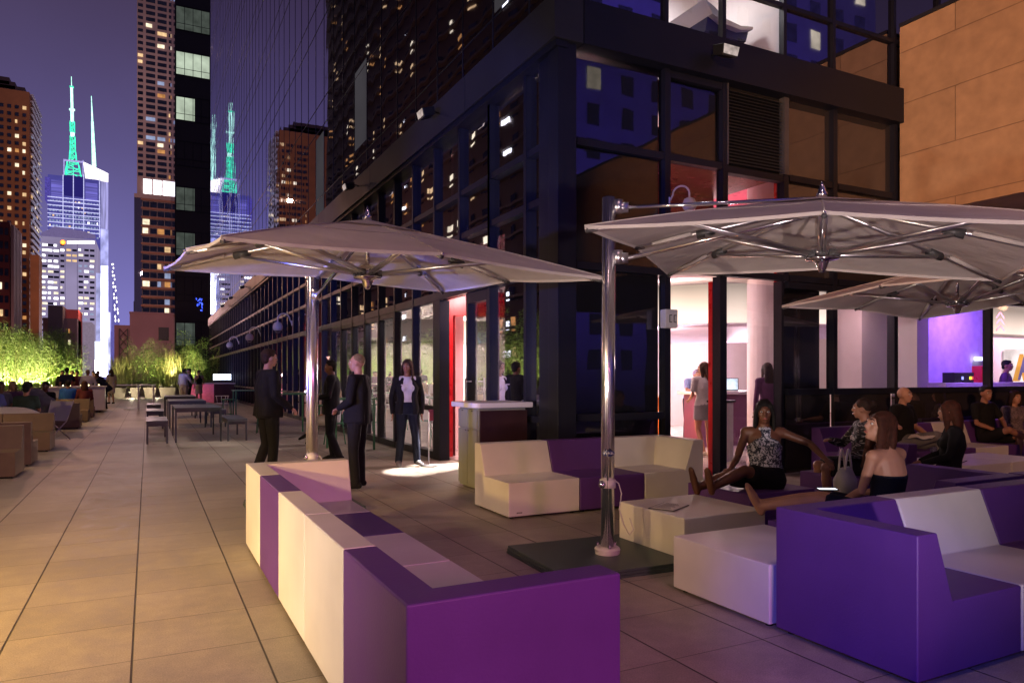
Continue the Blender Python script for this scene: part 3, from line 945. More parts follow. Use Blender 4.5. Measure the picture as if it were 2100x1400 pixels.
o = g.build('steel_bracing', M['black'], t); o.location = off
o = MB().tube([(X(274, Y_), Y_ + 2, 9), (X(274, Y_), Y_ + 2, Z(615, 274, Y_))], .05, 5).build('aerial', M['black'], t); o.location = off
o = MB().box(X(265, Y_), X(356.5, Y_), Y_ - .2, Y_ + 20.2, Z(643, 300, Y_), Z(640, 300, Y_)).build('parapet', pinkc, t); o.location = off

# brown brick tower at left with a glassy side
Y_ = 260
zt = Z(186, 40, Y_)
t, off = tower('brick_tower', 'tall brown brick apartment tower with stepped crown at far left', X(-120, Y_), X(60, Y_), Y_, X(60, Y_) / (x_at(81, 1)), zt, brick,
      S=[(X(-20, Y_), X(58, Y_), -6, zt - 4, 5, 41, .5, .48, pick(.2, ['warm', 'amber', 'amber', 'cream']))],
      E=[(Y_ + 2, X(60, Y_) / x_at(81, 1) - 1, 8, zt - 3, 5, 37, .7, .45, pick(.3, ['warm', 'cold', 'cream', 'cold', 'dark', 'dark']))])
g = MB()
for a, b, c, d in ((-120, 50, 190, 176), (-120, 30, 176, 168), (-120, 18, 168, 160)):
    g.box(X(a, Y_), X(b, Y_), Y_ + 1, Y_ + 12, Z(c, 40, Y_) - 1, Z(d, 40, Y_))
o = g.build('crown', mat('dark_metal_crown', (.05, .03, .04), .6), t); o.location = off
xe = X(60, Y_)
g = MB()
for k in range(60):
    z = -5 + k * 2.0
    if z < zt: g.box(xe + .2, xe + .9, Y_ + 1, X(60, Y_) / x_at(81, 1) - .5, z, z + .22)
o = g.build('balcony_rail', mat('pale_rail', (.55, .52, .6), .5), t); o.location = off
o = MB().box(X(62, Y_ - 8), X(80, Y_ - 8), Y_ - 8, Y_ - 1, -12, Z(530, 70, Y_)).build('wall', brick, t); o.location = off

Y_ = 190
xb = X(20, Y_)
t, off = tower('maroon_tower', 'lower dark red apartment block in front of the brick tower', X(-120, Y_), xb, Y_, xb / x_at(38, 1), Z(455, 18, Y_), mat('maroon_brick', (.13, .035, .035), .8, var=.1, scale=.3),
      S=[(X(-14, Y_), X(19, Y_), -4, Z(462, 18, Y_), 3, 13, .7, .5, pick(.12, ['amber', 'warm', 'cream'], 'darker'))],
      E=[(Y_ + 2, xb / x_at(38, 1) - 1, -2, Z(470, 18, Y_), 6, 17, .6, .55, pick(.1, ['warm', 'cold'], 'dark'))])
g = MB()
for k in range(6):
    y = Y_ + 1 + k * (xb / x_at(38, 1) - Y_ - 2) / 5
    g.box(xb + .15, xb + .7, y - .5, y + .5, -12, Z(460, 18, Y_))
o = g.build('pilaster', mat('grey_pilaster', (.3, .25, .28), .7), t); o.location = off

# glass skyscraper with the green lit masts
Y_ = 560
gl_blue = glow('blue_wall_glow', (.10, .09, .42), .75, var=.35, scale=.05)  # light on this tower's surfaces is put in as glow
t, off = tower('spired_skyscraper', 'blue glass skyscraper with two green lit masts on its crown', X(98, Y_), X(206, Y_), Y_, Y_ + 50, Z(363, 150, Y_), gl_blue, parts=60,
      S=[(X(100, Y_), X(204, Y_), Z(490, 150, Y_), Z(410, 150, Y_), 16, 8, .7, .35, pick(.12, ['cream', 'warm', 'cold', 'white'], 'cold' ) )])
def sk(mb, name, m):
    o = mb.build(name, m, t); o.location = off; return o
def bxp(mb, p0, p1, q0, q1, Y, dy=2, e=0.0):
    """box covering photo columns p0..p1 and rows q0 (low) .. q1 (high) at depth Y"""
    pm = (p0 + p1) / 2
    return mb.box(X(p0, Y), X(p1, Y), Y - e, Y - e + dy, Z(q0, pm, Y), Z(q1, pm, Y))
sk(bxp(MB(), 93, 103, 412, 365, Y_, 20, 3), 'fin', glow('violet_fin_glow', (.12, .09, .5), .7))
sk(bxp(MB(), 132, 173, 404, 364, Y_, 3, 4), 'dark_panel', glow('dark_blue_glow', (.02, .015, .14), 1.0, var=.2, scale=.05))
vd = glow('violet_drum_glow', (.16, .14, .55), .9, var=.5, scale=.4, stretch=(.1, .1, 3))
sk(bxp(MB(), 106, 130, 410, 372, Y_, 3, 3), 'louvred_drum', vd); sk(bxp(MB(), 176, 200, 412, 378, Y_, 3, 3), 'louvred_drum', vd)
g = MB()
for q0 in (411, 419, 427, 436, 444, 452, 461, 470, 478): bxp(g, 99, 206, q0 + .6, q0 - .6, Y_, 1, 5)
for p0 in (131, 152, 173, 205): bxp(g, p0 - .7, p0 + .7, 490, 363, Y_, 1, 6)
sk(g, 'lit_edge', glow('pale_edge_glow', (.62, .62, 1), 1.1))
g = MB()
for a, b, c, d in ((131, 133, 364, 331), (131, 172, 334, 331), (170, 172, 364, 331)): bxp(g, a, b, c, d, Y_, 1, 3)
sk(g, 'crown_frame', glow('violet_frame_glow', (.5, .45, .9), .9))
gy = Y_ - 2
def P3(px, py, Y): return (X(px, Y), Y, Z(py, px, Y))
g = MB(); g.add([P3(171, 332, gy), P3(206, 348, gy), P3(222, 356, gy + 30), P3(222, 374, gy + 30), P3(208, 370, gy), P3(175, 366, gy)], [(0, 1, 2, 3, 4, 5)])
sk(g, 'crown', glow('crown_glow', (1, .93, .97), 2.2, var=.45, scale=.12))
g = MB(); g.add([P3(206, 372, Y_), P3(222, 374, Y_ + 30), P3(222, 760, Y_ + 30), P3(206, 760, Y_)], [(0, 1, 2, 3)])
sk(g, 'side_wall', glow('side_glass_glow', (.45, .42, .85), .8, var=.6, scale=.15, stretch=(1, 1, .3)))
gm = glow('green_glow_steel', (.05, .95, .5), 1.5, var=.6, scale=.5)  # green lighting of the masts is put into the steel as glow
gw = glow('mint_glow_steel', (.5, 1, .8), 1.9, var=.3, scale=.4)
g = MB(); h = MB()
def mast(g, h, px, segs, top, lean=0):
    Yq = Y_ + 6; ylo, yhi = segs[0][0], segs[-1][1]
    for q_ in (g, h): q_.tube([(X(px + lean * (ylo - 340), Yq), Yq, Z(ylo, px, Yq)), (X(px + lean * (yhi - 340), Yq), Yq, Z(yhi, px, Yq))], .16 if q_ is g else .12, 5)
    for (ya, yb, wa, wb, bright) in segs:
        Yc = Y_ + 6
        pxa, pxb = px + lean * (ya - 340), px + lean * (yb - 340)
        xa_, xb_ = X(pxa, Yc), X(pxb, Yc)
        za_, zb_ = Z(ya, px, Yc), Z(yb, px, Yc)
        s = X(px + 1, Yc) - X(px, Yc)
        ra, rb = wa * s / 2, wb * s / 2
        tgt = h if bright else g
        if bright:
            tgt.tube([(xa_, Yc, za_), (xb_, Yc, zb_)], [ra, rb], 8)
        else:
            n = max(2, int(abs(zb_ - za_) / (ra + rb) * 1.1))
            for i in range(n):
                f0, f1 = i / n, (i + 1) / n
                r0, r1 = ra + (rb - ra) * f0, ra + (rb - ra) * f1
                x0_, x1_ = xa_ + (xb_ - xa_) * f0, xa_ + (xb_ - xa_) * f1
                z0_, z1_ = za_ + (zb_ - za_) * f0, za_ + (zb_ - za_) * f1
                for k in range(4):
                    a0, a1 = PI / 4 + k * PI / 2, PI / 4 + (k + 1) * PI / 2
                    p = lambda x, r, a, z: (x + r * math.cos(a) * 1.2, Yc + r * math.sin(a) * 1.2, z)
                    tgt.tube([p(x0_, r0, a0, z0_), p(x1_, r1, a0, z1_)], .28, 4, False)
                    tgt.tube([p(x0_, r0, a0, z0_), p(x1_, r1, a1, z1_)], .2, 4, False)
                    tgt.tube([p(x0_, r0, a0, z0_), p(x0_, r0, a1, z0_)], .22, 4, False)
mast(g, h, 150, [(362, 335, 38, 26, 0), (335, 310, 18, 13, 0), (310, 280, 12, 11, 0), (280, 272, 9, 9, 1), (272, 250, 10, 10, 0), (250, 227, 7, 7, 1), (227, 224, 12, 12, 1), (224, 180, 5.5, 5.5, 1), (180, 178, 7, 7, 0), (178, 158, 1.6, 1.2, 1)], 158, .02)
sk(g, 'mast', gm); sk(h, 'mast', gw); g = MB(); h = MB()
mast(g, h, 193, [(342, 250, 9, 5, 1), (250, 198, 4, 1, 1)], 198, .04)
sk(g, 'mast', gm); sk(h, 'mast', gw)

# office block with lit strips and an orange disc
Y_ = 430
t, off = tower('office_block', 'pale office block with rows of white lit windows and an orange disc on top', X(84, Y_), X(196, Y_), Y_, Y_ + 40, Z(488, 140, Y_), glow('concrete_glow', (.36, .3, .5), .8, var=.2, scale=.04), parts=95,  # light on walls, roof and pilasters is put in as glow
      S=[(X(86, Y_), X(122, Y_), Z(682, 100, Y_), Z(497, 100, Y_), 3, 17, .93, .42, pick(.78, ['white', 'cream', 'white'])),
         (X(123, Y_), X(133, Y_), Z(682, 128, Y_), Z(497, 128, Y_), 1, 17, .8, .42, pick(.6, ['white', 'cream'])),
         (X(160, Y_), X(195, Y_), Z(682, 180, Y_), Z(508, 180, Y_), 3, 16, .8, .42, pick(.6, ['white', 'cream', 'cold'])),
         (X(135, Y_), X(159, Y_), Z(540, 147, Y_), Z(508, 147, Y_), 2, 3, .8, .42, pick(.8, ['cream', 'warm'])),
         (X(186, Y_), X(196, Y_), Z(760, 190, Y_), Z(690, 190, Y_), 1, 6, .7, .5, pick(.5, ['white']))])
g = MB(); g.add([P3(84, 490, Y_ + 3), P3(160, 490, Y_ + 3), P3(160, 472, Y_ + 3), P3(112, 464, Y_ + 3), P3(84, 478, Y_ + 3)], [(0, 1, 2, 3, 4)]); g.add([P3(160, 490, Y_ + 3), P3(196, 490, Y_ + 3), P3(196, 482, Y_ + 3), P3(165, 472, Y_ + 3), P3(160, 472, Y_ + 3)], [(0, 1, 2, 3, 4)])
sk(g, 'roof', glow('mauve_roof_glow', (.22, .17, .38), .7, var=.1))
c = P3(129, 497, Y_ - 2)
s = X(130, Y_) - X(129, Y_)
sk(MB().lathe([(5.6 * s, -.2), (5.6 * s, 0)], c, 24, 'y'), 'disc_sign', glow('orange_disc', (1, .2, .02), 3.2, var=.1))
sk(MB().lathe([(3.2 * s, -.3), (3.2 * s, -.25)], c, 20, 'y'), 'disc_sign', glow('yellow_disc', (1, .55, .05), 4, var=.1))
g = MB()
px = 138
while px < 194:
    w_ = rw.choice((2.2, 3, 3.6))
    bxp(g, px, px + w_ - .7, 501, 495, Y_, .3, 1.5); px += w_
sk(g, 'roof_sign', glow('white_sign_letters', (1, .97, 1), 2.6, var=.1))
g = MB()
for p0 in (122, 134, 159): bxp(g, p0 - .5, p0 + .5, 690, 500, Y_, .3, 1.5)
sk(g, 'pilaster', glow('mauve_pilaster_glow', (.2, .16, .3), .6))

# glowing street canyon
Y_ = 330
led = [((207, 221), (772, 545), 6), ((206, 222), (560, 470), 1.0), ((158, 206), (770, 738), 6), ((190, 207), (765, 700), 2.2), ((197, 207), (700, 560), .9), ((219, 226), (770, 640), 1.6), ((166, 178), (742, 728), 1.6)]
for i, ((a, b), (q0, q1), st_) in enumerate(led):
    g = bxp(MB(), a, b, q0, q1, Y_ + i, 1)
    lab = ['tall white LED strip billboard blazing down the street canyon', 'pale upper billboard above the blazing LED strip', 'wide white screen glowing behind the people at the street end', 'medium white screen left of the blazing strip',
           'dim violet lit facade strip left of the blazing strip', 'narrow lit screen right of the blazing strip', 'small white screen above the wide glowing screen'][i]
    o = g.build('billboard', glow('led_%d' % i, ((.72, .74, 1), (.5, .5, 1), (.9, .88, 1), (.8, .85, 1), (.5, .5, .9), (.6, .6, 1), (.6, .9, .9))[i], st_, var=.6, scale=.25, stretch=(1, 1, .6)))
    tag(o, lab, 'billboard', 'billboards down the street')
lamp('POINT', (X(214, 300), 300, 6), 60000, (.75, .75, 1), size=2, name='billboard_glow')

# small lit spire with arcs
Y_ = 700
g = MB()
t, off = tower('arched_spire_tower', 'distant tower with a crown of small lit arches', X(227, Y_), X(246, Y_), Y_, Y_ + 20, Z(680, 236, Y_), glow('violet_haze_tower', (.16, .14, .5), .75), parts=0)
for k in range(16):
    f_ = k / 15
    px = 232 + 9 * f_; py = 542 + 115 * f_
    for s_ in (-1, 1):
        w_ = 1.2 + 1.2 * f_
        c_ = P3(px + s_ * (1 + 2.2 * f_) - 1, py, Y_ - 2)
        if (k + s_) % 3: g.ball(c_, (.55, .3, .9 + .6 * f_), 6, 4)
sk(g, 'arch_lights', glow('arch_lights', (1, .95, .9), 2.4))
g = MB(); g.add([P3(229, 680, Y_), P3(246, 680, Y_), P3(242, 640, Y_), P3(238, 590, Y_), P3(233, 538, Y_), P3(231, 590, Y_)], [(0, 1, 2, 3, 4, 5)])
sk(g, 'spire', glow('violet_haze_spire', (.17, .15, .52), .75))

# low blocks behind the left bamboo
Y_ = 230
for (a, b, q, c, nm, lb) in ((88, 158, 652, (.16, .10, .13), 'low_block', 'dull grey brown low block behind the left bamboo'),
                             (101, 131, 628, (.05, .04, .07), 'plant_tower', 'dark boxy rooftop plant tower between the low blocks'),
                             (131, 158, 632, (.45, .09, .09), 'red_block', 'reddish rooftop block beside the dark plant tower')):
    dy = {'low_block': 0, 'plant_tower': -3, 'red_block': 4}[nm]
    t, off = tower(nm, lb, X(a, Y_), X(b, Y_), Y_ + dy, Y_ + 14 + dy, Z(q, (a + b) / 2, Y_), mat(nm, c, .8, var=.15, scale=.3), parts=20,
          S=[(X(a, Y_) + 1, X(b, Y_) - 1, -3, Z(q, (a + b) / 2, Y_) - 2, 4, 6, .4, .4, pick(.12, ['amber', 'cream'], None))])
t, off = tower('pink_slab', 'pale pink slab building left of the blazing billboard', X(160, 260), X(188, 260), 260, 275, Z(660, 175, 260), glow('pink_slab_glow', (.4, .3, .42), .55, var=.15), parts=0)  # light on the wall is put in as glow

# apartment tower across the street: outside the frame, seen mirrored in the glass
t, off = tower('apartment_tower', 'dark brown apartment tower mirrored in the hotel glass', -60, -22.6, 42, 143, 92, mat('dark_brown_brick', (.04, .019, .018), .9, var=.15, scale=.3), parts=40,
      E=[(44, 141, 2, 91, 30, 30, .42, .46, pick(.24, ['warm', 'amber', 'cream', 'warm', 'amber'], 'darker')),
         (94, 96, 2, 88, 1, 29, 1, .3, lambda i, j: 'white' if rw.random() < .75 else None),
         (62.5, 64, 2, 60, 1, 20, 1, .3, lambda i, j: 'white' if rw.random() < .7 else None)])
g = MB()
for k in range(30):
    g.box(-22.6, -22.1, 44, 141, 3.0 + k * 2.967, 3.25 + k * 2.967)
o = g.build('floor_band', mat('brown_band', (.05, .025, .022), .8), t); o.location = off
# the building behind the photographer, mirrored in the right facade
t, off = tower('blue_lit_building', 'blue lit masonry building mirrored above the garden entrance', 12, 75, -55, -40, 60, mat('pale_masonry', (.5, .5, .55), .9, scale=.4), parts=0)
g = [MB(), MB()]
for j in range(18):
    for i in range(17):
        x = 14 + i * 3.6; z = 2 + j * 3.2
        if rw.random() < .10: g[0].quad((x + 1.5, -39.9, z), (x, -39.9, z), (x, -39.9, z + 1.9), (x + 1.5, -39.9, z + 1.9))
        else: g[1].quad((x + 1.5, -39.9, z), (x, -39.9, z), (x, -39.9, z + 1.9), (x + 1.5, -39.9, z + 1.9))
o = g[0].build('windows', SL['cream'], t); o.location = off; tag(o, kind='stuff')
o = g[1].build('windows', glow('blue_window_glow', (.06, .045, .2), .35), t); o.location = off; tag(o, kind='stuff')  # faint blue glow put into the unlit panes to soften contrast
lamp('SPOT', (36, -10, 4), 60000, (.17, .10, 1), (38, -40, 34), 1, 120, 1, name='blue_flood')
# street light washing over the city fronts
lamp('POINT', (-14, 236, 24), 5000, (1, .5, .3), size=.5, name='street_glow')
lamp('POINT', (-26, 205, 50), 8000, (1, .45, .25), size=.5, name='street_glow')
lamp('POINT', (-30, 175, 6), 3000, (1, .4, .3), size=.5, name='street_glow')
lamp('POINT', (-2, 215, 40), 9000, (1, .72, .74), size=.5, name='street_glow')
lamp('POINT', (-2, 222, 95), 16000, (1, .70, .70), size=.5, name='street_glow')
lamp('POINT', (-1, 100, 9), 2400, (1, .55, .55), size=.5, name='street_glow')
lamp('POINT', (-8, 90, 14), 4000, (1, .45, .3), size=.5, name='street_glow')
# ================================================================== LOUNGE FURNITURE
SB, SH, SS, ST, SI = 0.832, 0.70, 0.365, 0.145, 0.265
PITCH = 0.84


def straight_mesh(L=SB):
    # back along y=0 side (local), seat towards +y
    m = MB()
    m.prism([(0, .025), (0, SH), (ST, SH), (SI, SS), (SB, SS), (SB, .025)], 0, L, 'x')
    return m


def corner_mesh(L=SB):
    m = MB(); t, b, H, s, z = ST, SI, SH, SS, .025
    vs = [(0, 0, H), (L, 0, H), (L, t, H), (t, t, H), (t, L, H), (0, L, H), (L, b, s), (b, b, s), (b, L, s), (L, L, s), (0, 0, z), (L, 0, z), (L, L, z), (0, L, z)]
    fs = [(0, 1, 2, 3), (0, 3, 4, 5), (3, 2, 6, 7), (4, 3, 7, 8), (6, 9, 8, 7), (10, 11, 1, 0), (13, 10, 0, 5), (11, 12, 9, 6, 2, 1), (12, 13, 5, 4, 8, 9), (10, 13, 12, 11)]
    return m.add(vs, fs)


PROTO = {}


def seat_thing(kind, colour, label, x, y, face, group, plate=False, name=None):
    """kind straight/corner/pouf; (x,y) = min corner of its square; face = side where the (first) back stands"""
    t = thing(name or {'straight': 'modular_sofa', 'corner': 'corner_sofa', 'pouf': 'lounge_table'}[kind], label, {'straight': 'sofa', 'corner': 'corner sofa', 'pouf': 'table'}[kind],
              (x + SB / 2, y + SB / 2, 0), {'-y': 0, '+x': PI / 2, '+y': PI, '-x': -PI / 2}[face], group)
    key = (kind, colour)
    if key not in PROTO:
        if kind == 'straight': mb = straight_mesh()
        elif kind == 'corner': mb = corner_mesh()
        else: mb = MB().box(0, SB, 0, SB, .025, SS)
        o = mb.build('moulded_body', M[colour], t, bevel=.009, seg=3)
        f = MB()
        for a in (.06, SB - .06):
            for b in (.06, SB - .06): f.lathe([(.02, 0), (.022, .026)], (a, b, 0), 10)
        q = f.build('feet', M['rubber'], t)
        PROTO[key] = (o, q)
    else:
        o, q = [p.copy() for p in PROTO[key]]
        col.objects.link(o); col.objects.link(q); o.parent = t; q.parent = t
    o.location = (-SB / 2, -SB / 2, 0); q.location = (-SB / 2, -SB / 2, 0)
    if plate:
        g = MB().box(-.03, .03, 0, .002, 0, .012)
        p = g.build('maker_plate', M['black'], t); p.location = (SB / 2 - .09 if True else 0, SB / 2 + .001, .07)
        p.location = (SB / 2 - .12, SB / 2 + .0005, .055)
        g = MB()
        for i in range(5): g.box(-.024 + i * .01, -.018 + i * .01, 0, .001, .003, .009)
        p2 = g.build('lettering', M['greywhite'], p); p2.location = (0, .0022, 0)
    return t


LG = 'white and purple moulded lounge seats in front'
# left front group: run along y with its back towards the walkway
seat_thing('corner', 'purple', 'purple corner seat nearest the camera, back faces lit magenta', .735, 2.19, '-y', LG)
seat_thing('straight', 'white', 'white seat directly beyond the nearest purple corner seat, cream lit back', .735, 3.03, '-x', LG)
seat_thing('straight', 'white', 'white seat between the other white seat and the purple one, seam at its left', .735, 3.87, '-x', LG)
seat_thing('straight', 'purple', 'purple seat between two white ones in the left run', .735, 4.71, '-x', LG)
seat_thing('corner', 'white', 'white corner seat closing the far end of the left run by the parasol pole', .735, 5.55, '-x', LG)
# centre group against the building corner
seat_thing('straight', 'white', 'white single seat with maker plate beside the host stand', 3.2, 6.37, '+y', LG, plate=True)
seat_thing('straight', 'purple', 'dark purple seat between the white seats behind the parasol pole', 4.04, 6.37, '+y', LG)
seat_thing('corner', 'white', 'white corner seat left of the garden entrance', 4.88, 6.37, '+y', LG)
# right group
seat_thing('corner', 'purple', 'large blue violet corner seat at lower right, open profile towards the camera', 3.137, 2.08, '-x', LG)
seat_thing('straight', 'white', 'white seat right of the blue violet corner seat', 3.98, 2.08, '+y', LG)
seat_thing('straight', 'purple', 'purple seat cut by the right edge beside the white seat', 4.82, 2.08, '+y', LG)
seat_thing('corner', 'purple', 'purple corner seat right of the woman with bare shoulders', 4.94, 3.0, '-y', LG).rotation_euler = (0, 0, PI / 2)
seat_thing('straight', 'purple', 'purple seat back to back with the seats at the right edge', 5.82, 3.0, '-y', LG)
seat_thing('straight', 'white', 'white seat at the front right corner with a lit arm face', 4.82, 1.2, '+y', LG).location.x = 5.9
seat_thing('pouf', 'purple', 'purple block carrying the woman in the patterned halter top', 4.83, 4.78, '+x', LG)
seat_thing('straight', 'purple', 'dark purple seat below the woman in the striped shawl', 6.55, 4.9, '+x', LG)
TG = 'low moulded blocks and tables'
seat_thing('pouf', 'purple', 'low purple block hidden under the auburn haired woman', 4.10, 3.05, '-y', TG)
seat_thing('pouf', 'white', 'white low table with a menu where the two women rest their feet', 3.58, 4.2, '-y', TG)
seat_thing('pouf', 'white', 'white low block in front of the parasol base touching the violet corner seat', 3.13, 2.95, '-y', TG)
seat_thing('pouf', 'white', 'white far low table with a glass and menu before the seated couple', 8.72, 5.12, '-y', TG)
seat_thing('pouf', 'white', 'white far low table at the right edge beneath the couple', 9.57, 5.12, '-y', TG)
# far row along the windows
x = 8.46
for i, (c, lb) in enumerate((('purple', 'purple window seat left of the bald man'), ('purple', 'purple window seat beneath the bald man'), ('purple', 'purple window seat just right of the bald man'),
                         ('white', 'white window seat with a tumbler on its back'), ('purple', 'purple window seat of the man with crossed legs'), ('purple', 'purple window seat of the woman in the pale skirt'), ('purple', 'purple window seat at the right edge'))):
    seat_thing('straight', c, lb, x, 6.37, '+y', 'row of seats under the windows'); x += PITCH

# menus, glasses
def menu(x, y, rz, label):
    t = thing('menu', label, 'menu', (x, y, SS + .001), rz)
    MB().box(-.11, .11, -.16, .16, 0, .006).build('cover', M['black'], t)
    MB().box(-.10, .10, -.15, .15, .0062, .0075).build('page', M['paper'], t)
    g = MB()
    for k in range(9):
        y0 = .12 - k * .028; g.box(-.075, .03 + .05 * ((k * 7) % 3) / 3, y0 - .003, y0 + .003, .0077, .0081)
    g.build('print', M['rubber'], t)
menu(3.78, 4.62, R(-62), 'menu card lying on the white table by the parasol pole')
menu(8.98, 5.48, R(-70), 'menu card lying on the far white table next to a glass')


def tumbler(x, y, z, label):
    t = thing('tumbler', label, 'glass', (x, y, z))
    MB().lathe([(.031, 0), (.039, .14), (.036, .139), (.029, .012), (.0, .012)], n=20).build('glass_wall', M['tumbler'], t, smooth=True)
    MB().lathe([(.0285, .014), (.033, .075), (.0, .076)], n=16).build('drink', glass_mat('water_ice', (.8, .8, .85), .1, .6, .004, 30), t, smooth=True)
tumbler(9.15, 5.85, SS, 'tall clear tumbler standing on the far white table')
tumbler(11.35, 7.12, SH, 'small tumbler left on top of the white window seat')


# ------------------------------------------------------------------ parasols
def parasol(label, cx, cy, th, zc, tx, ty, dm, pole, pole_top, base=True, label_band=False, hubz=None):
    S = 2.8; h = S / 2
    t = thing('cantilever_parasol', label, 'parasol', (cx, cy, 0), th, 'square white cantilever parasols')
    def zp(x, y, m=0): return zc + tx * x + ty * y + m * dm
    cor = [(-h, -h), (-h, 0), (-h, h), (0, h), (h, h), (h, 0), (h, -h), (0, -h)]
    rim = [Vector((x, y, zp(x, y, i % 2))) for i, (x, y) in enumerate(cor)]
    apex = Vector((0, 0, zc + .42))
    # canopy cloth: gores sagging slightly between the ribs
    mb = MB(); N = 14; Mm = 6
    grid = {}
    def ribpt(i, f):
        p = apex.lerp(rim[i], f); p.z += .018 * math.sin(PI * f)
        return p
    for g_ in range(8):
        a, b = g_, (g_ + 1) % 8
        vs = []
        for j in range(N + 1):
            f = j / N
            for k in range(Mm + 1):
                u = k / Mm
                p = ribpt(a, f).lerp(ribpt(b, f), u)
                p.z -= .012 * math.sin(PI * u) * f
                if j == N:   # scalloped hem pulls inwards between the ribs
                    c_ = Vector((0, 0, p.z)); p = p.lerp(c_, .012 * math.sin(PI * u))
                vs.append(p)
        fs = []
        for j in range(N):
            for k in range(Mm):
                q = j * (Mm + 1) + k
                fs.append((q, q + Mm + 1, q + Mm + 2, q + 1))
        mb.add(vs, fs)
        # hem band
        n0 = N * (Mm + 1)
        hv = []
        for k in range(Mm + 1):
            p = vs[n0 + k]; hv += [p, p + Vector((0, 0, -.022))]
        mb.add(hv, [(2 * k, 2 * k + 1, 2 * k + 3, 2 * k + 2) for k in range(Mm)])
    can = mb.build('canopy', M['canvas'], t, smooth=True)
    vt = MB()
    ring = []
    for i in range(8):
        p = ribpt(i, .24); ring.append(p + Vector((0, 0, .012)))
    vt.add([apex + Vector((0, 0, .022))] + ring, [(0, i + 1, (i + 1) % 8 + 1) for i in range(8)])
    vt.build('vent_cap', M['canvas'], t)
    MB().lathe([(.035, .0), (.04, .03), (.028, .045), (.026, .06), (.014, .09), (.003, .12)], apex + Vector((0, 0, .015)), 16).build('finial', M['chrome'], t, smooth=True)
    hz = hubz
    hub = MB().lathe([(.03, .1), (.06, .095), (.095, .06), (.1, .03), (.08, .0), (.115, -.005), (.115, -.02), (.05, -.03), (.045, -.05), (.032, -.085), (.018, -.11), (.003, -.115)], (0, 0, hz), 20)
    ho = hub.build('hub', M['chrome'], t, smooth=True)
    g = MB()
    for i in range(8):
        d = rim[i] * 1; ang = math.atan2(d.y, d.x)
        p = Vector((math.cos(ang) * .1, math.sin(ang) * .1, hz + .02))
        g.box(p.x - .022, p.x + .022, p.y - .022, p.y + .022, p.z - .022, p.z + .025)
    g.build('hub_lug', M['darkplastic'], ho)
    for i in range(8):
        jp = ribpt(i, .60) - Vector((0, 0, .055))
        a0 = ribpt(i, .10) - Vector((0, 0, .05)); a1 = ribpt(i, .985) - Vector((0, 0, .03))
        rb = MB().tube([a0, jp + Vector((0, 0, .012)), a1], [.016, .018, .016], 10).build('rib', M['satin'], t, smooth=True)
        ang = math.atan2(rim[i].y, rim[i].x)
        st_ = Vector((math.cos(ang) * .1, math.sin(ang) * .1, hz + .02))
        sd = Vector((-math.sin(ang), math.cos(ang), 0)) * .016
        MB().tube([st_ + sd, jp + sd - Vector((0, 0, .02))], .0125, 8).tube([st_ - sd, jp - sd - Vector((0, 0, .02))], .0125, 8).build('strut', M['satin'], rb, smooth=True)
        br = MB(); dv = (a1 - jp).normalized()
        br.tube([jp - dv * .07, jp + dv * .07], [(.038, .026), (.03, .036)], 8)
        br.build('rib_bracket', M['darkplastic'], rb, smooth=True)
        MB().tube([a1 - dv * .06, a1 + dv * .02], [.016, .017], 8).build('rib_tip', M['darkplastic'], rb, smooth=True)
        if i % 2:
            MB().ball(rim[i] + Vector((0, 0, -.012)) + Vector((rim[i].x, rim[i].y, 0)).normalized() * .012, .011, 8, 6).build('rivet', M['chrome'], can, smooth=True)
        # cloth sleeve on the outer half of every rib
        MB().tube([ribpt(i, .68) - Vector((0, 0, .035)), ribpt(i, .9) - Vector((0, 0, .03))], [(.035, .02), (.03, .018)], 8).build('rib_sleeve', M['canvas'], can, smooth=True)
    sm_ = MB()
    for i in range(8): sm_.tube([ribpt(i, f_ / 8) + Vector((0, 0, .003)) for f_ in range(1, 9)], .0045, 6)
    for i in range(8): sm_.tube([ribpt(i, .52).lerp(ribpt((i + 1) % 8, .52), u_ / 4) + Vector((0, 0, .002 - .006 * math.sin(PI * u_ / 4))) for u_ in range(5)], .003, 5)
    sm_.build('seam', M['canvas'], can, smooth=True)
    # pole: position given in world coordinates
    inv = Matrix.Rotation(-th, 3, 'Z')
    pp = inv @ Vector((pole[0] - cx, pole[1] - cy, 0))
    pt = inv @ Vector((pole[0] + .015 - cx, pole[1] - cy, 0)); pt.z = pole_top
    b0 = Vector((pp.x, pp.y, .06))
    po = MB().tube([b0, pt], .051, 28).build('pole', M['pole'], t, smooth=True)
    po.data.polygons.foreach_set('use_smooth', [len(p.vertices) == 4 for p in po.data.polygons])
    g = MB(); dirv = (Vector((0, 0, 0)) - Vector((pp.x, pp.y, 0))).normalized(); sdv = Vector((-dirv.y, dirv.x, 0))
    for s_ in (-1, 1):
        c_ = b0 + sdv * .05 * s_; d_ = pt + sdv * .05 * s_
        g.tube([c_, d_], .012, 10)
    g.build('track', M['pole'], po, smooth=True)
    def at(z, off): 
        q = b0.lerp(pt, (z - b0.z) / (pt.z - b0.z)); return q + dirv * off
    for z_, nm in ((pole_top - .08, 'upper_bracket'), (pole_top - .47, 'lower_bracket')):
        c_ = at(z_, .09)
        MB().tube([at(z_, .05), at(z_, .15)], [(.03, .045), (.028, .04)], 8).build(nm, M['satin'], po, smooth=True)
        MB().tube([at(z_ - .04, .07), at(z_ + .06, .07)], .04, 12).build('collar', M['satin'], po, smooth=True)
    MB().tube([at(pole_top - .08, .15), apex - Vector((0, 0, -.01))], .014, 10).build('upper_arm', M['chrome'], t, smooth=True)
    MB().tube([at(pole_top - .47, .15), Vector((0, 0, zc + .30)) - dirv * .1, Vector((0, 0, zc + .3))], .019, 10).build('lower_arm', M['chrome'], t, smooth=True)
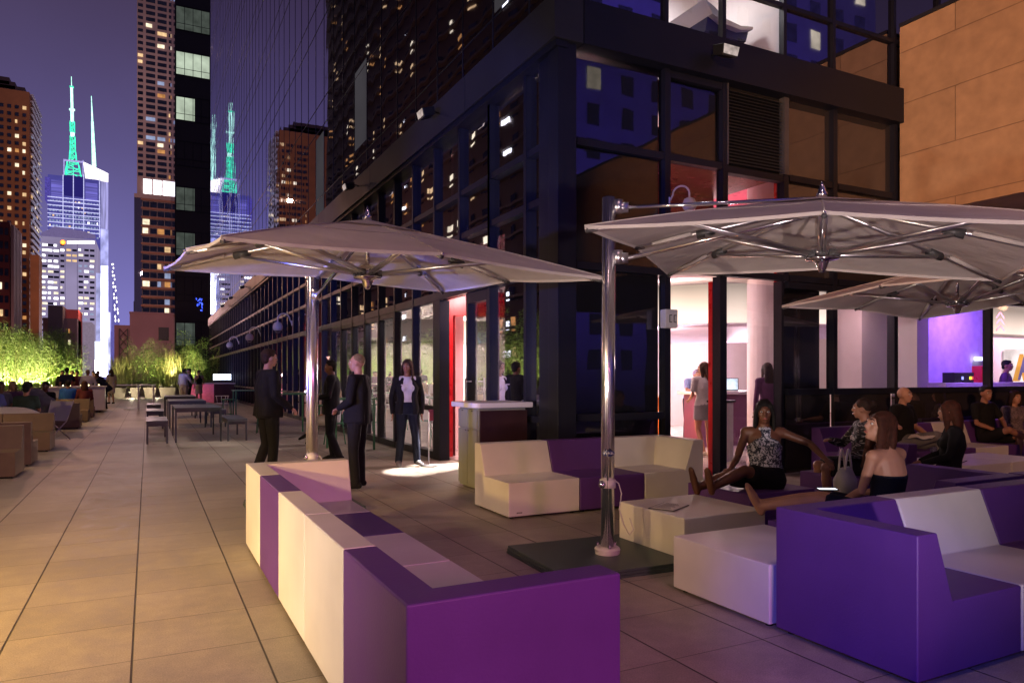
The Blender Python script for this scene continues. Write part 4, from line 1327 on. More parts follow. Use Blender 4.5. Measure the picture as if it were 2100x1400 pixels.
    MB().tube([Vector((0, 0, hz + .05)), apex], .017, 12).build('centre_post', M['chrome'], t, smooth=True)
    if base:
        MB().lathe([(.095, .06), (.1, .1), (.085, .115), (.06, .118)], (pp.x, pp.y, 0), 24).build('foot_collar', M['greywhite'], t, smooth=False, bevel=.004)
        g = MB()
        for k in range(3): g.lathe([(.012, 0), (.012, .025)], (pp.x + .08 * math.cos(k * 2.1 + 1), pp.y + .08 * math.sin(k * 2.1 + 1), .115), 8)
        g.build('bolt', M['chrome'], t)
        w = MB().ball(at(.56, -.0) + sdv * 0 + Vector((0, 0, 0)) - (dirv * 0.0), .001, 6, 4)
        # crank knob and slack rope
        kp = at(.60, 0) - Vector((CR.x, CR.y, 0)).to_3d() * 0
        wk = inv @ Vector((-.062, -.02, 0))
        kp = at(.60, 0) + wk
        cb_ = MB().tube([at(.57, 0), at(.63, 0)], .062, 20).build('crank_clamp', M['greywhite'], po, smooth=True)
        MB().ball(kp, (.03, .03, .03), 12, 8).build('crank_knob', M['chrome'], cb_, smooth=True)
        wr = inv @ Vector((.055, -.02, 0))
        pts = [at(.62, 0) + wr, at(.60, 0) + wr * 1.5, at(.52, 0) + wr * 1.9, at(.40, 0) + wr * 1.6, at(.28, 0) + wr * 2.2 , at(.2, 0) + wr * 3.0, at(.24, 0) + wr * 3.5, at(.33, 0) + wr * 3.0]
        MB().tube(pts, .005, 6).build('rope', M['greywhite'], po, smooth=True)
        q = thing('parasol_base', 'dark green stacked steel slabs under the parasol pole', 'parasol base', (pole[0] - .05, pole[1] + .05, 0), R(-3)) if label_band else thing('parasol_base', 'dark stacked slabs under the parasol pole behind the white corner seat' if cx < 5 else 'dark stacked slabs under the farthest parasol pole', 'parasol base', (pole[0], pole[1] + .45, 0), 0)
        for k in range(3):
            MB().box(-.56 + .006 * k, .56 - .004 * k, -.50, .50, .02 * k + .001 * k, .02 * k + .019 + .001 * k).build('slab', M['green_steel'], q, bevel=.003)
    if label_band:
        wf = inv @ Vector((-CF.x, -CF.y, 0)).normalized()
        c_ = at(.84, 0) + wf * .0525
        s_ = inv @ Vector((CR.x, CR.y, 0))
        g = MB(); vs = []
        for k in range(24):
            a = 2 * PI * k / 24
            u = .042 * math.cos(a); ang = u / .053
            vs.append(at(.84, 0) + (wf * math.cos(ang) + s_ * math.sin(ang)) * .0655 + Vector((0, 0, .024 * math.sin(a))))
        g.add(vs, [tuple(range(24))])
        bd = g.build('oval_badge', mat('navy_badge', (.01, .015, .08), .3), po)
        g = MB()
        for k in range(6):
            u = -.026 + k * .0105
            for du, za, zb_ in ((0, -.008, .008), (.004, -.008 if k % 2 else 0.004, -.005 if k % 2 else .008)):
                ang = (u + du) / .053; p = at(.84, 0) + (wf * math.cos(ang) + s_ * math.sin(ang)) * .067
                g.box(p.x - .0012, p.x + .0012, p.y - .0012, p.y + .0012, p.z + za, p.z + zb_)
        g.build('lettering', M['greywhite'], bd)
    return t


parasol('square white parasol on a chrome pole above the left run of seats', 1.646, 5.919, .088, 2.304, -.01, .065, .05, (1.5, 7.49), 2.72, hubz=2.27)
parasol('largest square white parasol on the chrome pole with an oval badge', 4.455, 3.695, -.87, 2.318, -.074, .025, .075, (3.17, 4.61), 2.81, label_band=True, hubz=2.31)
parasol('farthest parasol partly behind the large one before the violet window', 8.69, 5.264, -1.571, 2.363, .039, -.018, .061, (10.95, 5.35), 2.9, hubz=2.29)

# ------------------------------------------------------------------ host stand
t = thing('host_stand', 'grey green host stand with thick white counter top beside the open door', 'host stand', (3.66, 8.1, 0))
MB().box(0, .66, .02, .62, .02, 1.03).build('cabinet', M['hostgreen'], t, bevel=.004)
MB().box(.014, .67, -.006, .018, .06, 1.0).build('front_panel', M['wood'], t)
MB().prism([(-.1, .0), (-.06, -.05), (.0, -.08), (.72, -.08), (.72, .68), (-.1, .68)], 1.034, 1.10, 'z').build('counter_top', M['white'], t, bevel=.012, seg=3)
for y in (.03, .33):
    d = MB().box(-.022, -.002, y, y + .285, .06, .76).build('cupboard_door', M['hostgreen'], t, bevel=.003)
    MB().box(-.028, -.0225, y + (.24 if y < .1 else .02), y + (.27 if y < .1 else .05), .735, .745).build('pull', M['black'], d)
    d = MB().box(-.022, -.002, y, y + .285, .775, 1.01).build('drawer', M['hostgreen'], t, bevel=.003)
    MB().box(-.028, -.0225, y + .12, y + .16, .985, .995).build('pull', M['black'], d)
t = thing('till_screen', 'tilted till screen glowing blue on the desk inside the open door', 'screen', (6.0, 11.35, 1.0), R(-25))
MB().box(-.06, .06, -.05, .05, 0, .12).build('stand', M['black'], t)
MB().add([(-.24, -.16, .1), (.24, -.16, .1), (.24, .05, .26), (-.24, .05, .26), (-.24, -.14, .07), (.24, -.14, .07), (.24, .07, .23), (-.24, .07, .23)], [(0, 1, 2, 3), (7, 6, 5, 4), (0, 4, 5, 1), (1, 5, 6, 2), (2, 6, 7, 3), (3, 7, 4, 0)]).build('bezel', M['black'], t)
MB().add([(-.21, -.145, .1135), (.21, -.145, .1135), (.21, .03, .2475), (-.21, .03, .2475)], [(0, 1, 2, 3)]).build('display', glow('screen_blue', (.35, .45, 1), 1.1, var=.5, scale=6), t)
t = thing('entrance_desk', 'white topped desk inside the open door under the till screen', 'desk', (5.9, 11.3, 0))
MB().box(-.7, 1.0, -.28, .3, .95, 1.0).build('desk_top', M['white'], t, bevel=.01)
MB().box(-.6, .9, -.2, .25, 0, .948).build('desk_front', M['greywhite'], t)
t = thing('pendant_lamp', 'small amber glass pendant seen through the open door', 'lamp', (5.55, 10.9, 2.45))
MB().lathe([(.025, .12), (.045, .06), (.05, -.04), (.03, -.1), (.002, -.11)], n=14).build('glass_shade', glow('amber_glass', (1, .55, .3), 2.2, light=True), t, smooth=True)
MB().tube([(0, 0, .12), (0, 0, 2.9)], .004, 5).build('cord', M['black'], t)

# reception inside the garden entrance
t = thing('reception_counter', 'white topped reception counter with orange lit timber front', 'counter', (9.35, 12.0, 0))
MB().box(-2.2, .2, -.35, .4, 1.0, 1.06).build('counter_top', M['white'], t, bevel=.01)
MB().box(-2.1, .1, -.25, .35, 0, .998).build('counter_front', mat('orange_timber', (.42, .14, .04), .4, var=.25), t)
t = thing('reception_counter', 'right reception counter with dark front behind the entrance column', 'counter', (10.9, 11.2, 0))
MB().box(-1.2, 1.6, -.3, .4, 1.06, 1.12).build('counter_top', M['white'], t, bevel=.01)
MB().box(-1.1, 1.5, -.2, .3, 0, 1.058).build('counter_front', mat('plum_front', (.16, .05, .1), .5), t)
t = thing('side_lectern', 'slim white stand with a dark top just inside the glass', 'stand', (8.55, 9.1, 0), R(20))
MB().box(-.16, .16, -.14, .14, 0, .99).build('body', M['greywhite'], t, bevel=.006)
MB().box(-.19, .19, -.17, .17, .992, 1.03).build('top', M['black'], t, bevel=.006)


def laptop(x, y, z, rz, label):
    t = thing('laptop', label, 'laptop', (x, y, z), rz)
    MB().box(-.17, .17, -.12, .12, 0, .014).build('keyboard_base', M['satin'], t)
    l = MB().add([(-.19, .12, .014), (.19, .12, .014), (.19, .19, .27), (-.19, .19, .27), (-.19, .13, .014), (.19, .13, .014), (.19, .2, .27), (-.19, .2, .27)], [(0, 1, 2, 3), (7, 6, 5, 4), (0, 4, 5, 1), (1, 5, 6, 2), (2, 6, 7, 3), (3, 7, 4, 0)]).build('lid', M['black'], t)
    MB().add([(-.175, .1215, .03), (.175, .1215, .03), (.175, .1845, .257), (-.175, .1845, .257)], [(0, 1, 2, 3)]).build('display', glow('laptop_display', (.8, .88, 1), 1.6, var=.3, scale=9), l)
laptop(8.75, 11.9, 1.06, R(-25), 'open laptop with bright display on the reception counter')
laptop(10.15, 11.15, 1.12, R(-70), 'laptop turned sideways in front of the worker in blue')
laptop(10.75, 11.2, 1.12, R(-40), 'laptop with brilliant display right of the worker in blue')
t = thing('service_bench', 'low white bench with coloured device lights below the violet wall', 'bench', (14.6, 8.9, 0))
MB().box(-.6, 3.2, -.2, .2, 0, 1.30).build('bench_body', M['greywhite'], t, bevel=.01)
t = thing('mixer_rack', 'black rack with small blue and yellow indicator lights', 'equipment', (14.66, 8.85, 1.301))
MB().box(-.35, .3, -.12, .12, 0, .2).build('case', M['black'], t, bevel=.004)
for x_, c_, nm in ((-.08, (.3, .3, 1), 'blue'), (.18, (1, .8, .05), 'yellow'), (.24, (.9, .1, .05), 'red')):
    MB().box(x_ - .03, x_ + .03, -.125, -.121, .06, .12).build('indicator_light', glow('indicator_' + nm, c_, 3), t)
t = thing('red_box', 'red box standing beside the black rack', 'box', (15.42, 8.85, 1.301))
MB().box(-.12, .2, -.12, .12, 0, .34).build('box_body', M['red'], t, bevel=.004)
o = MB().box(15.65, 15.95, 9.10, 9.13, 1.76, 1.84).build('strip_light', glow('cool_strip', (.75, .75, 1), 4)); tag(o, 'short cool white strip light on the violet wall', 'light')

# ------------------------------------------------------------------ fixtures on the facade
def flood(x, y, z, rz, label):
    t = thing('floodlight', label, 'floodlight', (x, y, z), rz, 'floodlights on the fascia')
    MB().tube([(0, 0, 0), (0, -.16, .03)], .014, 6).build('arm', M['black'], t)
    hd = MB().add([(-.13, -.14, .06), (.13, -.14, .06), (.13, -.34, .0), (-.13, -.34, .0), (-.11, -.12, -.06), (.11, -.12, -.06), (.11, -.30, -.13), (-.11, -.30, -.13)], [(0, 3, 2, 1), (4, 5, 6, 7), (0, 1, 5, 4), (1, 2, 6, 5), (2, 3, 7, 6), (3, 0, 4, 7)]).build('housing', M['black'], t, bevel=.006)
    MB().add([(-.12, -.326, -.115), (.12, -.326, -.115), (.13, -.352, -.005), (-.13, -.352, -.005)], [(0, 1, 2, 3)]).build('lens', glow('lens_reflection_glow', (.9, .72, .66), .55, var=.5, scale=9), hd)  # reflection in the lens is put in as a faint glow
# their arms spring from the fascia
for i, y in enumerate((11.05, 16.1, 21.4, 26.5, 31.6, 36.7, 42, 47)):
    flood(X1 - .16, y, 5.74, -PI / 2, ['first floodlight on the left fascia, above the left parasol top', 'second floodlight along the left fascia', 'third floodlight, just over the parasol canopy', 'floodlight on the far fascia near the lit office reflection',
                           'floodlight on the far fascia, second of the distant ones', 'floodlight on the far fascia, third of the distant ones', 'floodlight on the far fascia, fourth of the distant ones', 'farthest floodlight on the left fascia'][i])
flood(6.72, Y1 - .14, 5.70, 0, 'floodlight on the dark fascia under the lit upper room')


def gooseneck(y, label, x=X1 - .03, z=3.25, rz=0, base='left', m='greywhite'):
    t = thing('gooseneck_lamp', label, 'wall lamp', (x, y, z), rz, 'gooseneck wall lamps')
    pts = [(0, 0, 0)]
    for k in range(11):
        a = PI * k / 10
        pts.append((-.06 - .2 + .2 * math.cos(a), 0, .12 + .2 * math.sin(a)))
    pts.append((-.46, 0, .0))
    MB().tube(pts, .022, 8).build('neck', M[m], t, smooth=True)
    MB().box(-.005, .02, -.05, .05, -.08, .08).build('wall_plate', M[m], t)
    MB().lathe([(.03, .06), (.12, .02), (.16, -.08), (.165, -.16), (.13, -.23)], (-.46, 0, -.03), 18).build('shade', M[m], t, smooth=True)
    MB().ball((-.46, 0, -.27), (.11, .11, .09), 12, 8).build('bulb_dome', M['tumbler'], t, smooth=True)
for y, lb in ((25.4, 'white gooseneck lamp nearest on the left facade, shade glowing pink'), (33.0, 'white gooseneck lamp second along the left facade'), (41.5, 'small gooseneck lamp farthest along the left facade')):
    gooseneck(y, lb)
gq = None; gooseneck(6.1, 'white gooseneck lamp on the right facade above the big parasol', x=6.09, z=3.55, rz=PI / 2 + R(35))
bpy.data.objects[[o.name for o in bpy.data.objects if o.name.startswith('gooseneck_lamp')][-1]].location = (6.09, Y1 - .03, 3.72)
bpy.data.objects[[o.name for o in bpy.data.objects if o.name.startswith('gooseneck_lamp')][-1]].scale = (.55, .55, .55)
t = thing('exit_light', 'small white emergency light box on the frame left of the garden entrance', 'light fitting', (6.02, Y1 - .1, 2.05))
MB().box(-.1, .1, -.05, .065, 0, .24).build('case', M['greywhite'], t, bevel=.01)
g = MB()
for u in (-.04, .03):
    g.box(u, u + .008, -.056, -.0512, .07, .17); g.box(u + .014, u + .04, -.056, -.0512, .16, .17); g.box(u + .014, u + .04, -.056, -.0512, .07, .08)
g.build('markings', M['rubber'], t)

# ------------------------------------------------------------------ planting
leafm = mat('bamboo_leaf', (0.13, 0.23, 0.04), .55, var=.45, scale=4)
culm = mat('bamboo_cane', (0.24, 0.24, 0.08), .5, var=.3, scale=8)
planter_m = mat('taupe_planter', (.4, .34, .27), .6, var=.08)


def bamboo_meshes(seed, H, W, nc, nl, ll=.17):
    r = random.Random(seed)
    c = MB(); l = MB()
    for i in range(nc):
        x0, y0 = r.gauss(0, W * .28), r.gauss(0, W * .22)
        a = r.uniform(0, 2 * PI); lean = r.uniform(.05, .45) * W
        h = H * r.uniform(.6, 1.05)
        P = [Vector((x0 + math.cos(a) * lean * f ** 2.2, y0 + math.sin(a) * lean * f ** 2.2, h * f - .12 * lean * f ** 4)) for f in (0, .25, .5, .75, 1)]
        c.tube(P, [.012, .011, .009, .006, .002], 5, False)
        n = nl // nc
        for k in range(n):
            f = 1 - r.random() ** 1.15 * .86
            i0 = min(3, int(f * 4)); p = P[i0].lerp(P[i0 + 1], f * 4 - i0)
            b = r.uniform(0, 2 * PI); rad = (.10 + .42 * math.sin(PI * min(1, f * .9))) * W * .55 * r.random() ** .6
            q = p + Vector((math.cos(b) * rad, math.sin(b) * rad, r.uniform(-.12, .1) - rad * .15))
            b2 = b + r.uniform(-.8, .8)
            d = Vector((math.cos(b2), math.sin(b2), r.uniform(-.9, .35))).normalized()
            s = d.cross(Vector((r.uniform(-.5, .5), r.uniform(-.5, .5), 1))).normalized() * r.uniform(.009, .015) * (ll / .15)
            L = ll * r.uniform(.7, 1.3)
            l.add([q, q + d * L * .45 + s, q + d * L + Vector((0, 0, -.02)), q + d * L * .45 - s], [(0, 1, 2, 3)])
    return c.mesh('trunk'), l.mesh('crown')


BV = [bamboo_meshes(s, 4.3, 2.5, 16, 4200, .2) for s in (1, 2, 3)]
BS = [bamboo_meshes(s, 3.3, 2.0, 14, 2600, .17) for s in (4, 5, 6)]
GR = []
for s_ in (8, 9):
    r = random.Random(s_); l = MB()
    for k in range(260):
        a = r.uniform(0, 2 * PI); x0, y0 = r.gauss(0, .22), r.gauss(0, .15); h = r.uniform(1.0, 2.3); ln = r.uniform(.1, .75)
        s = Vector((-math.sin(a), math.cos(a), 0)) * .012
        P = [Vector((x0 + math.cos(a) * ln * f ** 2, y0 + math.sin(a) * ln * f ** 2, h * f)) for f in (0, .5, .8, 1)]
        l.add([P[0] - s, P[0] + s, P[1] - s, P[1] + s, P[2] - s * .7, P[2] + s * .7, P[3]], [(0, 1, 3, 2), (2, 3, 5, 4), (4, 5, 6)])
    GR.append(l.mesh('blades'))
for c_, l_ in BV + BS: c_.materials.append(culm); l_.materials.append(leafm)
for l_ in GR: l_.materials.append(mat('grass_blade', (.3, .3, .1), .6, var=.3, scale=5))


def plant(x, y, z, var, label, s=1.0, rz=0.0, group='bamboo in planters'):
    t = thing('bamboo', label, 'bamboo', (x, y, z), rz, group)
    for me, nm in zip(var, ('trunk', 'crown')):
        o = bpy.data.objects.new(nm, me); col.objects.link(o); o.parent = t; o.scale = (s, s, s)
    return t


def planter(x, y, w, d, label, h=.62, low=.25):
    t = thing('planter_box', label, 'planter', (x, y, 0), 0, 'planter boxes along the terrace edge')
    MB().add([(-w / 2 + .12, -d / 2 + .1, 0), (w / 2 - .12, -d / 2 + .1, 0), (w / 2 - .12, d / 2 - .1, 0), (-w / 2 + .12, d / 2 - .1, 0), (-w / 2, -d / 2, h), (w / 2, -d / 2, h), (w / 2, d / 2, h), (-w / 2, d / 2, h)],
             [(0, 3, 2, 1), (0, 1, 5, 4), (1, 2, 6, 5), (2, 3, 7, 6), (3, 0, 4, 7), (4, 5, 6, 7)]).build('box_wall', planter_m, t, bevel=.01)
    MB().box(-w / 2 + .03, w / 2 - .03, -d / 2 + .03, d / 2 - .03, h + .002, h + .03).build('soil', mat('soil', (.04, .03, .02), .9) if 'soil' not in M else M['soil'], t)
    return t


def uplight(x, y, z, power, label, colr=(1, .84, .40), vis=.07):
    t = thing('uplight', label, 'light', (x, y, z), 0, 'uplights in the planters')
    MB().lathe([(.05, 0), (.055, .06), (.07, .1), (.062, .105)], n=14).build('housing', M['black'], t)
    MB().lathe([(.001, .108), (vis, .109)], n=14).build('lens', glow('uplight_lens', (1, .85, .45), 9), t)
    l = lamp('SPOT', (x, y, z + .2), power * 1.5, colr, (x + .02, y, z + 5), .06, 105, .55, name='planter_lamp')
    return t


M['soil'] = mat('soil', (.04, .03, .02), .9)
rr = random.Random(11)
y = 6.0; i = 0
words = ['dense', 'loose', 'tall', 'bushy', 'spreading', 'ragged']
while y < 57:
    planter(-7.0, y, 2.0, 2.25, 'long taupe planter box below the left bamboo, bay %s' % ('near the camera' if y < 30 else 'at the far left'))
    vis = y > 38
    lb = 'brilliantly lit yellow green bamboo at the left edge' if vis else 'uplit bamboo outside the frame mirrored in the hotel glass'
    plant(-7.0 + rr.uniform(-.2, .2), y, .62, BV[i % 3], lb, rr.uniform(.72, .98), rr.uniform(0, 6))
    if vis or i % 2: plant(-6.6 + rr.uniform(-.2, .2), y + 1.1, .62, BS[i % 3], lb, rr.uniform(.85, 1.1), rr.uniform(0, 6))
    uplight(-6.15, y + .3, .64, 1000 if vis else 260, 'uplight among the left bamboo stems')
    y += 2.3; i += 1
for i, (px, s, v) in enumerate(((92, 1.0, 0), (112, .95, 1), (132, .8, 2), (148, .6, 0))):
    x = x_at(px, 57.5)
    plant(x, 57.5, .5, BV[v], ['yellow lit bamboo behind the standing drinkers', 'lit bamboo right of the yellow one, leaning over the drinkers', 'smaller lit bamboo near the blazing billboard', 'smallest bamboo fading towards the billboard'][i], s, i * 1.3)
    planter(x, 57.5, 1.3, 1.1, 'taupe planter box behind the standing drinkers')
    uplight(x + .3, 56.8, .64, 600, 'uplight below the bamboo behind the drinkers')
farp = [(238, 'g', .9, 'upright grass clump at the left of the far planters'), (256, 'g', 1.0, 'upright grass clump before the steel bracing'), (272, 0, .72, 'low bamboo left of the dark rounded one'), (300, 1, 1.0, 'dark rounded bamboo in the middle of the far planters'), (318, 2, .85, 'bamboo right of the dark rounded one'),
        (331, 'g', .9, 'upright grass clump beside the small uplight'), (352, 'g', 1.15, 'arching grass clump left of the tallest bamboo'), (370, 0, 1.0, 'bright bamboo behind the man in white'), (388, 1, 1.2, 'tallest bamboo in front of the black tower'), (422, 2, 1.0, 'last bamboo beside the hotel facade')]
for i, (px, v, s, lb) in enumerate(farp):
    Yp = 54 + (i % 3) * .6
    x = x_at(px, Yp)
    if v == 'g':
        t = thing('grass_clump', lb, 'grass', (x, Yp, .6), 0, 'tall grasses in planters')
        o = bpy.data.objects.new('blades', GR[i % 2]); col.objects.link(o); o.parent = t; o.scale = (s, s, s * 1.1)
    else:
        plant(x, Yp, .55, BS[v], lb, s * 1.02, i * .9)
for (a, b, lb) in ((225, 262, 'taupe planter box with flared sides left of the white bar table'), (264, 290, 'taupe planter box lit by a burst of light'), (292, 322, 'pale planter box right of the white bar table'), (324, 362, 'taupe planter box with the small flared uplight'), (364, 402, 'planter box behind the man in white'), (404, 436, 'planter box nearest the far bar')):
    xa, xb = x_at(a, 54), x_at(b, 54)
    planter((xa + xb) / 2, 54.2, xb - xa - .1, 1.6, lb, .68)
for px, pw_ in ((266, 300), (284, 120), (313, 220), (352, 420), (388, 650), (330, 130)):
    uplight(x_at(px, 53.0), 53.0 if px != 266 else 52.6, .70 if px != 266 else .3, pw_, {266: 'starburst uplight shining on the deck edge', 313: 'small bright uplight between the far planters', 352: 'uplight at the foot of the arching grass', 388: 'uplight behind the two drinkers'}.get(px, 'small uplight in the far planters'), (1, .82, .45), .11)
lamp('POINT', (x_at(270, 52.2), 52.2, .3), 70, (1, .86, .6), size=.05, name='deck_burst')
lamp('POINT', (x_at(322, 52.6), 52.6, .35), 30, (1, .86, .6), size=.05, name='deck_burst')
o = MB().box(-9, 6, 59.5, 59.8, 0, 1.15).build('parapet', mat('pale_parapet', (.35, .25, .25), .8)); tag(o, 'low pale parapet closing the far end of the terrace', 'parapet')
o = MB().box(-9, -8.7, -12, 59.4, 0, 1.15).build('parapet', mat('pale_parapet_side', (.35, .3, .28), .8)); tag(o, 'low parapet along the left edge behind the bamboo', 'parapet')

# ------------------------------------------------------------------ walkway furniture
TAU = 'taupe'
def tau(kind, x, y, face, label):
    return seat_thing(kind, TAU, label, x, y, face, 'taupe moulded seats along the left')
XL = -1.655 - SB
for y, face, lb in ((12.1, '+y', 'nearest taupe seat at the left edge facing the camera'), (13.62, '-y', 'taupe seat just beyond the nearest one, back towards the camera'), (16.1, '+y', 'taupe seat in front of the white curved sofa'),
                    (22.75, '-y', 'yellow lit seat with a diagonal shadow across its back'), (25.9, '+y', 'dark taupe seat right of the blue shirted man'), (28.4, '-y', 'yellowish seat end beyond the dark taupe one'), (33.0, '+y', 'farthest taupe seat beside the dark trousers')):
    tau('straight', XL, y, face, lb)
    if y > 13: tau('straight', XL - PITCH, y, face, lb.replace('taupe', 'taupe left neighbour').replace('seat end', 'seat left of the end') if 'taupe' in lb else 'seat left of the yellow lit one')
tau('straight', XL - PITCH * 2, 22.75, '-y', 'lit seat at the left end beyond the curved sofa')
# curved white sofa back
t = thing('curved_sofa', 'white rounded loveseat glowing behind the taupe seat', 'sofa', (-3.2, 18.2, 0))
pr = [(-1.35 + .0, .3)]
pf = []
for k in range(13):
    a = PI * k / 12
    pf.append((-.0 - 1.25 * math.cos(a), .86 if 0 < k < 12 else .86))
prof = [(-1.3, .02), (-1.32, .5)] + [(-1.3 + .3 * (1 - math.cos(PI / 2 * k / 6)), .5 + .28 * math.sin(PI / 2 * k / 6)) for k in range(7)] + [(1.3 - .5 * math.cos(PI / 2 * k / 6 + 0) + 0 if False else 1.3 - .6 + .6 * math.sin(PI / 2 * k / 6), .78 - .4 * (1 - math.cos(PI / 2 * k / 6))) for k in range(7)] + [(1.3, .02)]
MB().prism(prof, -.08, .08, 'y').build('curved_back', M['white'], t, bevel=.03, seg=3)
MB().box(-1.2, 1.2, .09, .75, .05, .4).build('seat_cushion', M['white'], t, bevel=.04, seg=3)
# white wire framed chair next to it
t = thing('folding_chair', 'white framed chair with a square back beside the yellow lit seat', 'chair', (-1.98, 18.9, 0), R(-35))
MB().add([(-.25, -.2, .42), (.25, -.2, .42), (.25, .25, .38), (-.25, .25, .38)], [(0, 1, 2, 3)]).build('seat', M['greywhite'], t)
MB().add([(-.25, .25, .42), (.25, .25, .42), (.27, .42, .86), (-.27, .42, .86)], [(0, 1, 2, 3)]).build('backrest', M['white'], t)
for sx_ in (-1, 1):
    MB().tube([(.26 * sx_, -.3, 0), (.25 * sx_, .25, .42), (.28 * sx_, .43, .88)], .013, 6).build('frame', M['greywhite'], t, smooth=True)
    MB().tube([(.25 * sx_, .36, 0), (.25 * sx_, -.2, .43)], .013, 6).build('leg', M['greywhite'], t, smooth=True)


def steel_table(x0, x1, y0, y1, h, name, label, cat, group, top=.045, leg=.035, inset=0, m='darktable'):
    t = thing(name, label, cat, ((x0 + x1) / 2, (y0 + y1) / 2, 0), 0, group)
    a, b = (x1 - x0) / 2, (y1 - y0) / 2
    MB().box(-a, a, -b, b, h - top, h).build('seat' if cat == 'bench' else 'tabletop', M[m], t, bevel=.004)
    MB().box(-a + .03, a - .03, -b + .03, b - .03, h - top - .05, h - top - .002).build('apron', M[m], t)
    for sx_ in (-1, 1):
        for sy_ in (-1, 1):
            cx_, cy_ = sx_ * (a - leg / 2 - .003), sy_ * (b - leg / 2 - .003)
            MB().box(cx_ - leg / 2, cx_ + leg / 2, cy_ - leg / 2, cy_ + leg / 2, 0, h - top - .0015).build('leg', M[m], t)
    return t
for i, y0 in enumerate((17.0, 21.8, 26.6)):
    w = ['nearest', 'middle', 'farthest'][i]
    steel_table(.52, 1.46, y0, y0 + 2.08, .745, 'terrace_table', w + ' long dark steel table on the walkway', 'table', 'dark steel tables with benches')
    steel_table(-.03, .39, y0 - .1, y0 + 1.75, .485, 'bench', 'dark bench left of the ' + w + ' steel table', 'bench', 'dark steel benches', top=.07, leg=.04)
    steel_table(1.56, 1.98, y0 - .1, y0 + 1.75, .485, 'bench', 'dark bench right of the ' + w + ' steel table', 'bench', 'dark steel benches', top=.07, leg=.04)
# tall white bar table
t = thing('bar_table', 'tall thin white bar table standing on the walkway', 'bar table', (-.32, 34.5, 0))
MB().box(-.85, .62, -.35, .35, 1.03, 1.07).build('tabletop', M['white'], t)
for sx_ in (-.03, .55):
    MB().box(sx_ - .03, sx_ + .03, -.3, -.24, 0, 1.028).build('leg', M['white'], t)
    MB().box(sx_ - .03, sx_ + .03, .24, .3, 0, 1.028).build('leg', M['white'], t)
g = MB()
for k in range(5): g.box(-.62, -.1, -.2 + k * .32, -.12 + k * .32, .05, .055)
g.build('foot_rail', M['white'], t)
# green bar tables and stools near the facade
def stool(x, y, h, label, name='bar_stool'):
    t = thing(name, label, 'stool', (x, y, 0), rr.uniform(-.3, .3), 'green metal stools and chairs')
    MB().lathe([(.17, h - .03), (.18, h - .01), (.17, h)], n=18).build('seat', M['greenpaint'], t)
    for k in range(4):
        a = PI / 4 + k * PI / 2
        MB().tube([(.13 * math.cos(a), .13 * math.sin(a), h - .02), (.21 * math.cos(a), .21 * math.sin(a), 0)], .012, 6).build('leg', M['greenpaint'], t, smooth=True)
    MB().tube([(.18 * math.cos(PI / 8 * k), .18 * math.sin(PI / 8 * k), h * .35) for k in range(17)], .008, 5).build('foot_ring', M['greenpaint'], t, smooth=True)
def bartab(x, y, h, label):
    t = thing('cafe_table', label, 'table', (x, y, 0), 0, 'green cafe tables by the facade')
    MB().box(-.42, .42, -.42, .42, h - .025, h).build('tabletop', M['greenpaint'], t, bevel=.004)
    for sx_ in (-1, 1):
        for sy_ in (-1, 1):
            MB().box(sx_ * .37 - .018, sx_ * .37 + .018, sy_ * .37 - .018, sy_ * .37 + .018, 0, h - .026).build('leg', M['greenpaint'], t)
bartab(2.75, 23.5, 1.0, 'tall green table behind the benches')
bartab(3.2, 18.6, 1.0, 'tall green table hidden behind the blurred man')
bartab(3.55, 14.0, 1.0, 'tall green table beside the seated woman by the glass')
for x_, y_, lb in ((2.2, 24.0, 'green stool at the tall table, left'), (3.3, 23.0, 'green stool at the tall table, right'), (2.6, 19.0, 'green stool behind the blurred man'), (3.9, 18.0, 'green stool against the glass behind the parasol pole')):
    stool(x_, y_, .72, lb)


def wire_chair(x, y, rz, label, m='greenpaint'):
    t = thing('bistro_chair', label, 'chair', (x, y, 0), rz, 'wire bistro chairs')
    MB().lathe([(.2, .43), (.21, .45), (.2, .46)], n=18).build('seat', M[m], t)
    for k in range(4):
        a = PI / 4 + k * PI / 2
        MB().tube([(.16 * math.cos(a), .16 * math.sin(a), .44), (.22 * math.cos(a), .22 * math.sin(a), 0)], .012, 6).build('leg', M[m], t, smooth=True)
    pts = [(.24 * math.cos(a), .24 * math.sin(a), .72) for a in [PI * (0.0 + k / 12) for k in range(13)]]
    b = MB().tube(pts, .013, 6)
    for a in (.05, .3, .5, .7, .95):
        b.tube([(.19 * math.cos(PI * a), .19 * math.sin(PI * a), .45), (.24 * math.cos(PI * a), .24 * math.sin(PI * a), .72)], .008, 5)
    b.build('backrest', M[m], t, smooth=True)
wire_chair(2.35, 27.5, R(-40), 'cream wire bistro chair standing alone behind the benches', 'greywhite')
wire_chair(3.5, 15.1, R(-150), 'green bistro chair under the seated woman by the glass')
t = thing('bar_counter', 'pink lit bar counter at the far end of the terrace', 'bar', (2.9, 42.0, 0))
MB().box(-1.5, 1.35, -.4, .4, 1.0, 1.06).build('counter_top', mat('grey_slab_top', (.3, .27, .27), .4), t)
MB().box(-1.0, .28, -.3, .35, 0, .998).build('counter_front', mat('pink_lit_front', (.75, .25, .32), .5), t)
MB().box(.285, 1.3, -.32, .35, 0, .998).build('counter_front', M['wood'], t)
MB().box(.2, .9, -.2, .5, .02, .08).build('light_trough', glow('amber_trough', (1, .5, .15), 1.2), t)
lamp('POINT', (2.4, 41.0, .6), 9, (1, .35, .4), size=.1, name='bar_glow')
lamp('POINT', (2.0, 43.2, 1.5), 25, (1, .6, .5), size=.1, name='bar_glow')
t = thing('bottle_shelf', 'glowing white back bar shelf crowded with bottles', 'shelf', (3.9, 45.0, 0))
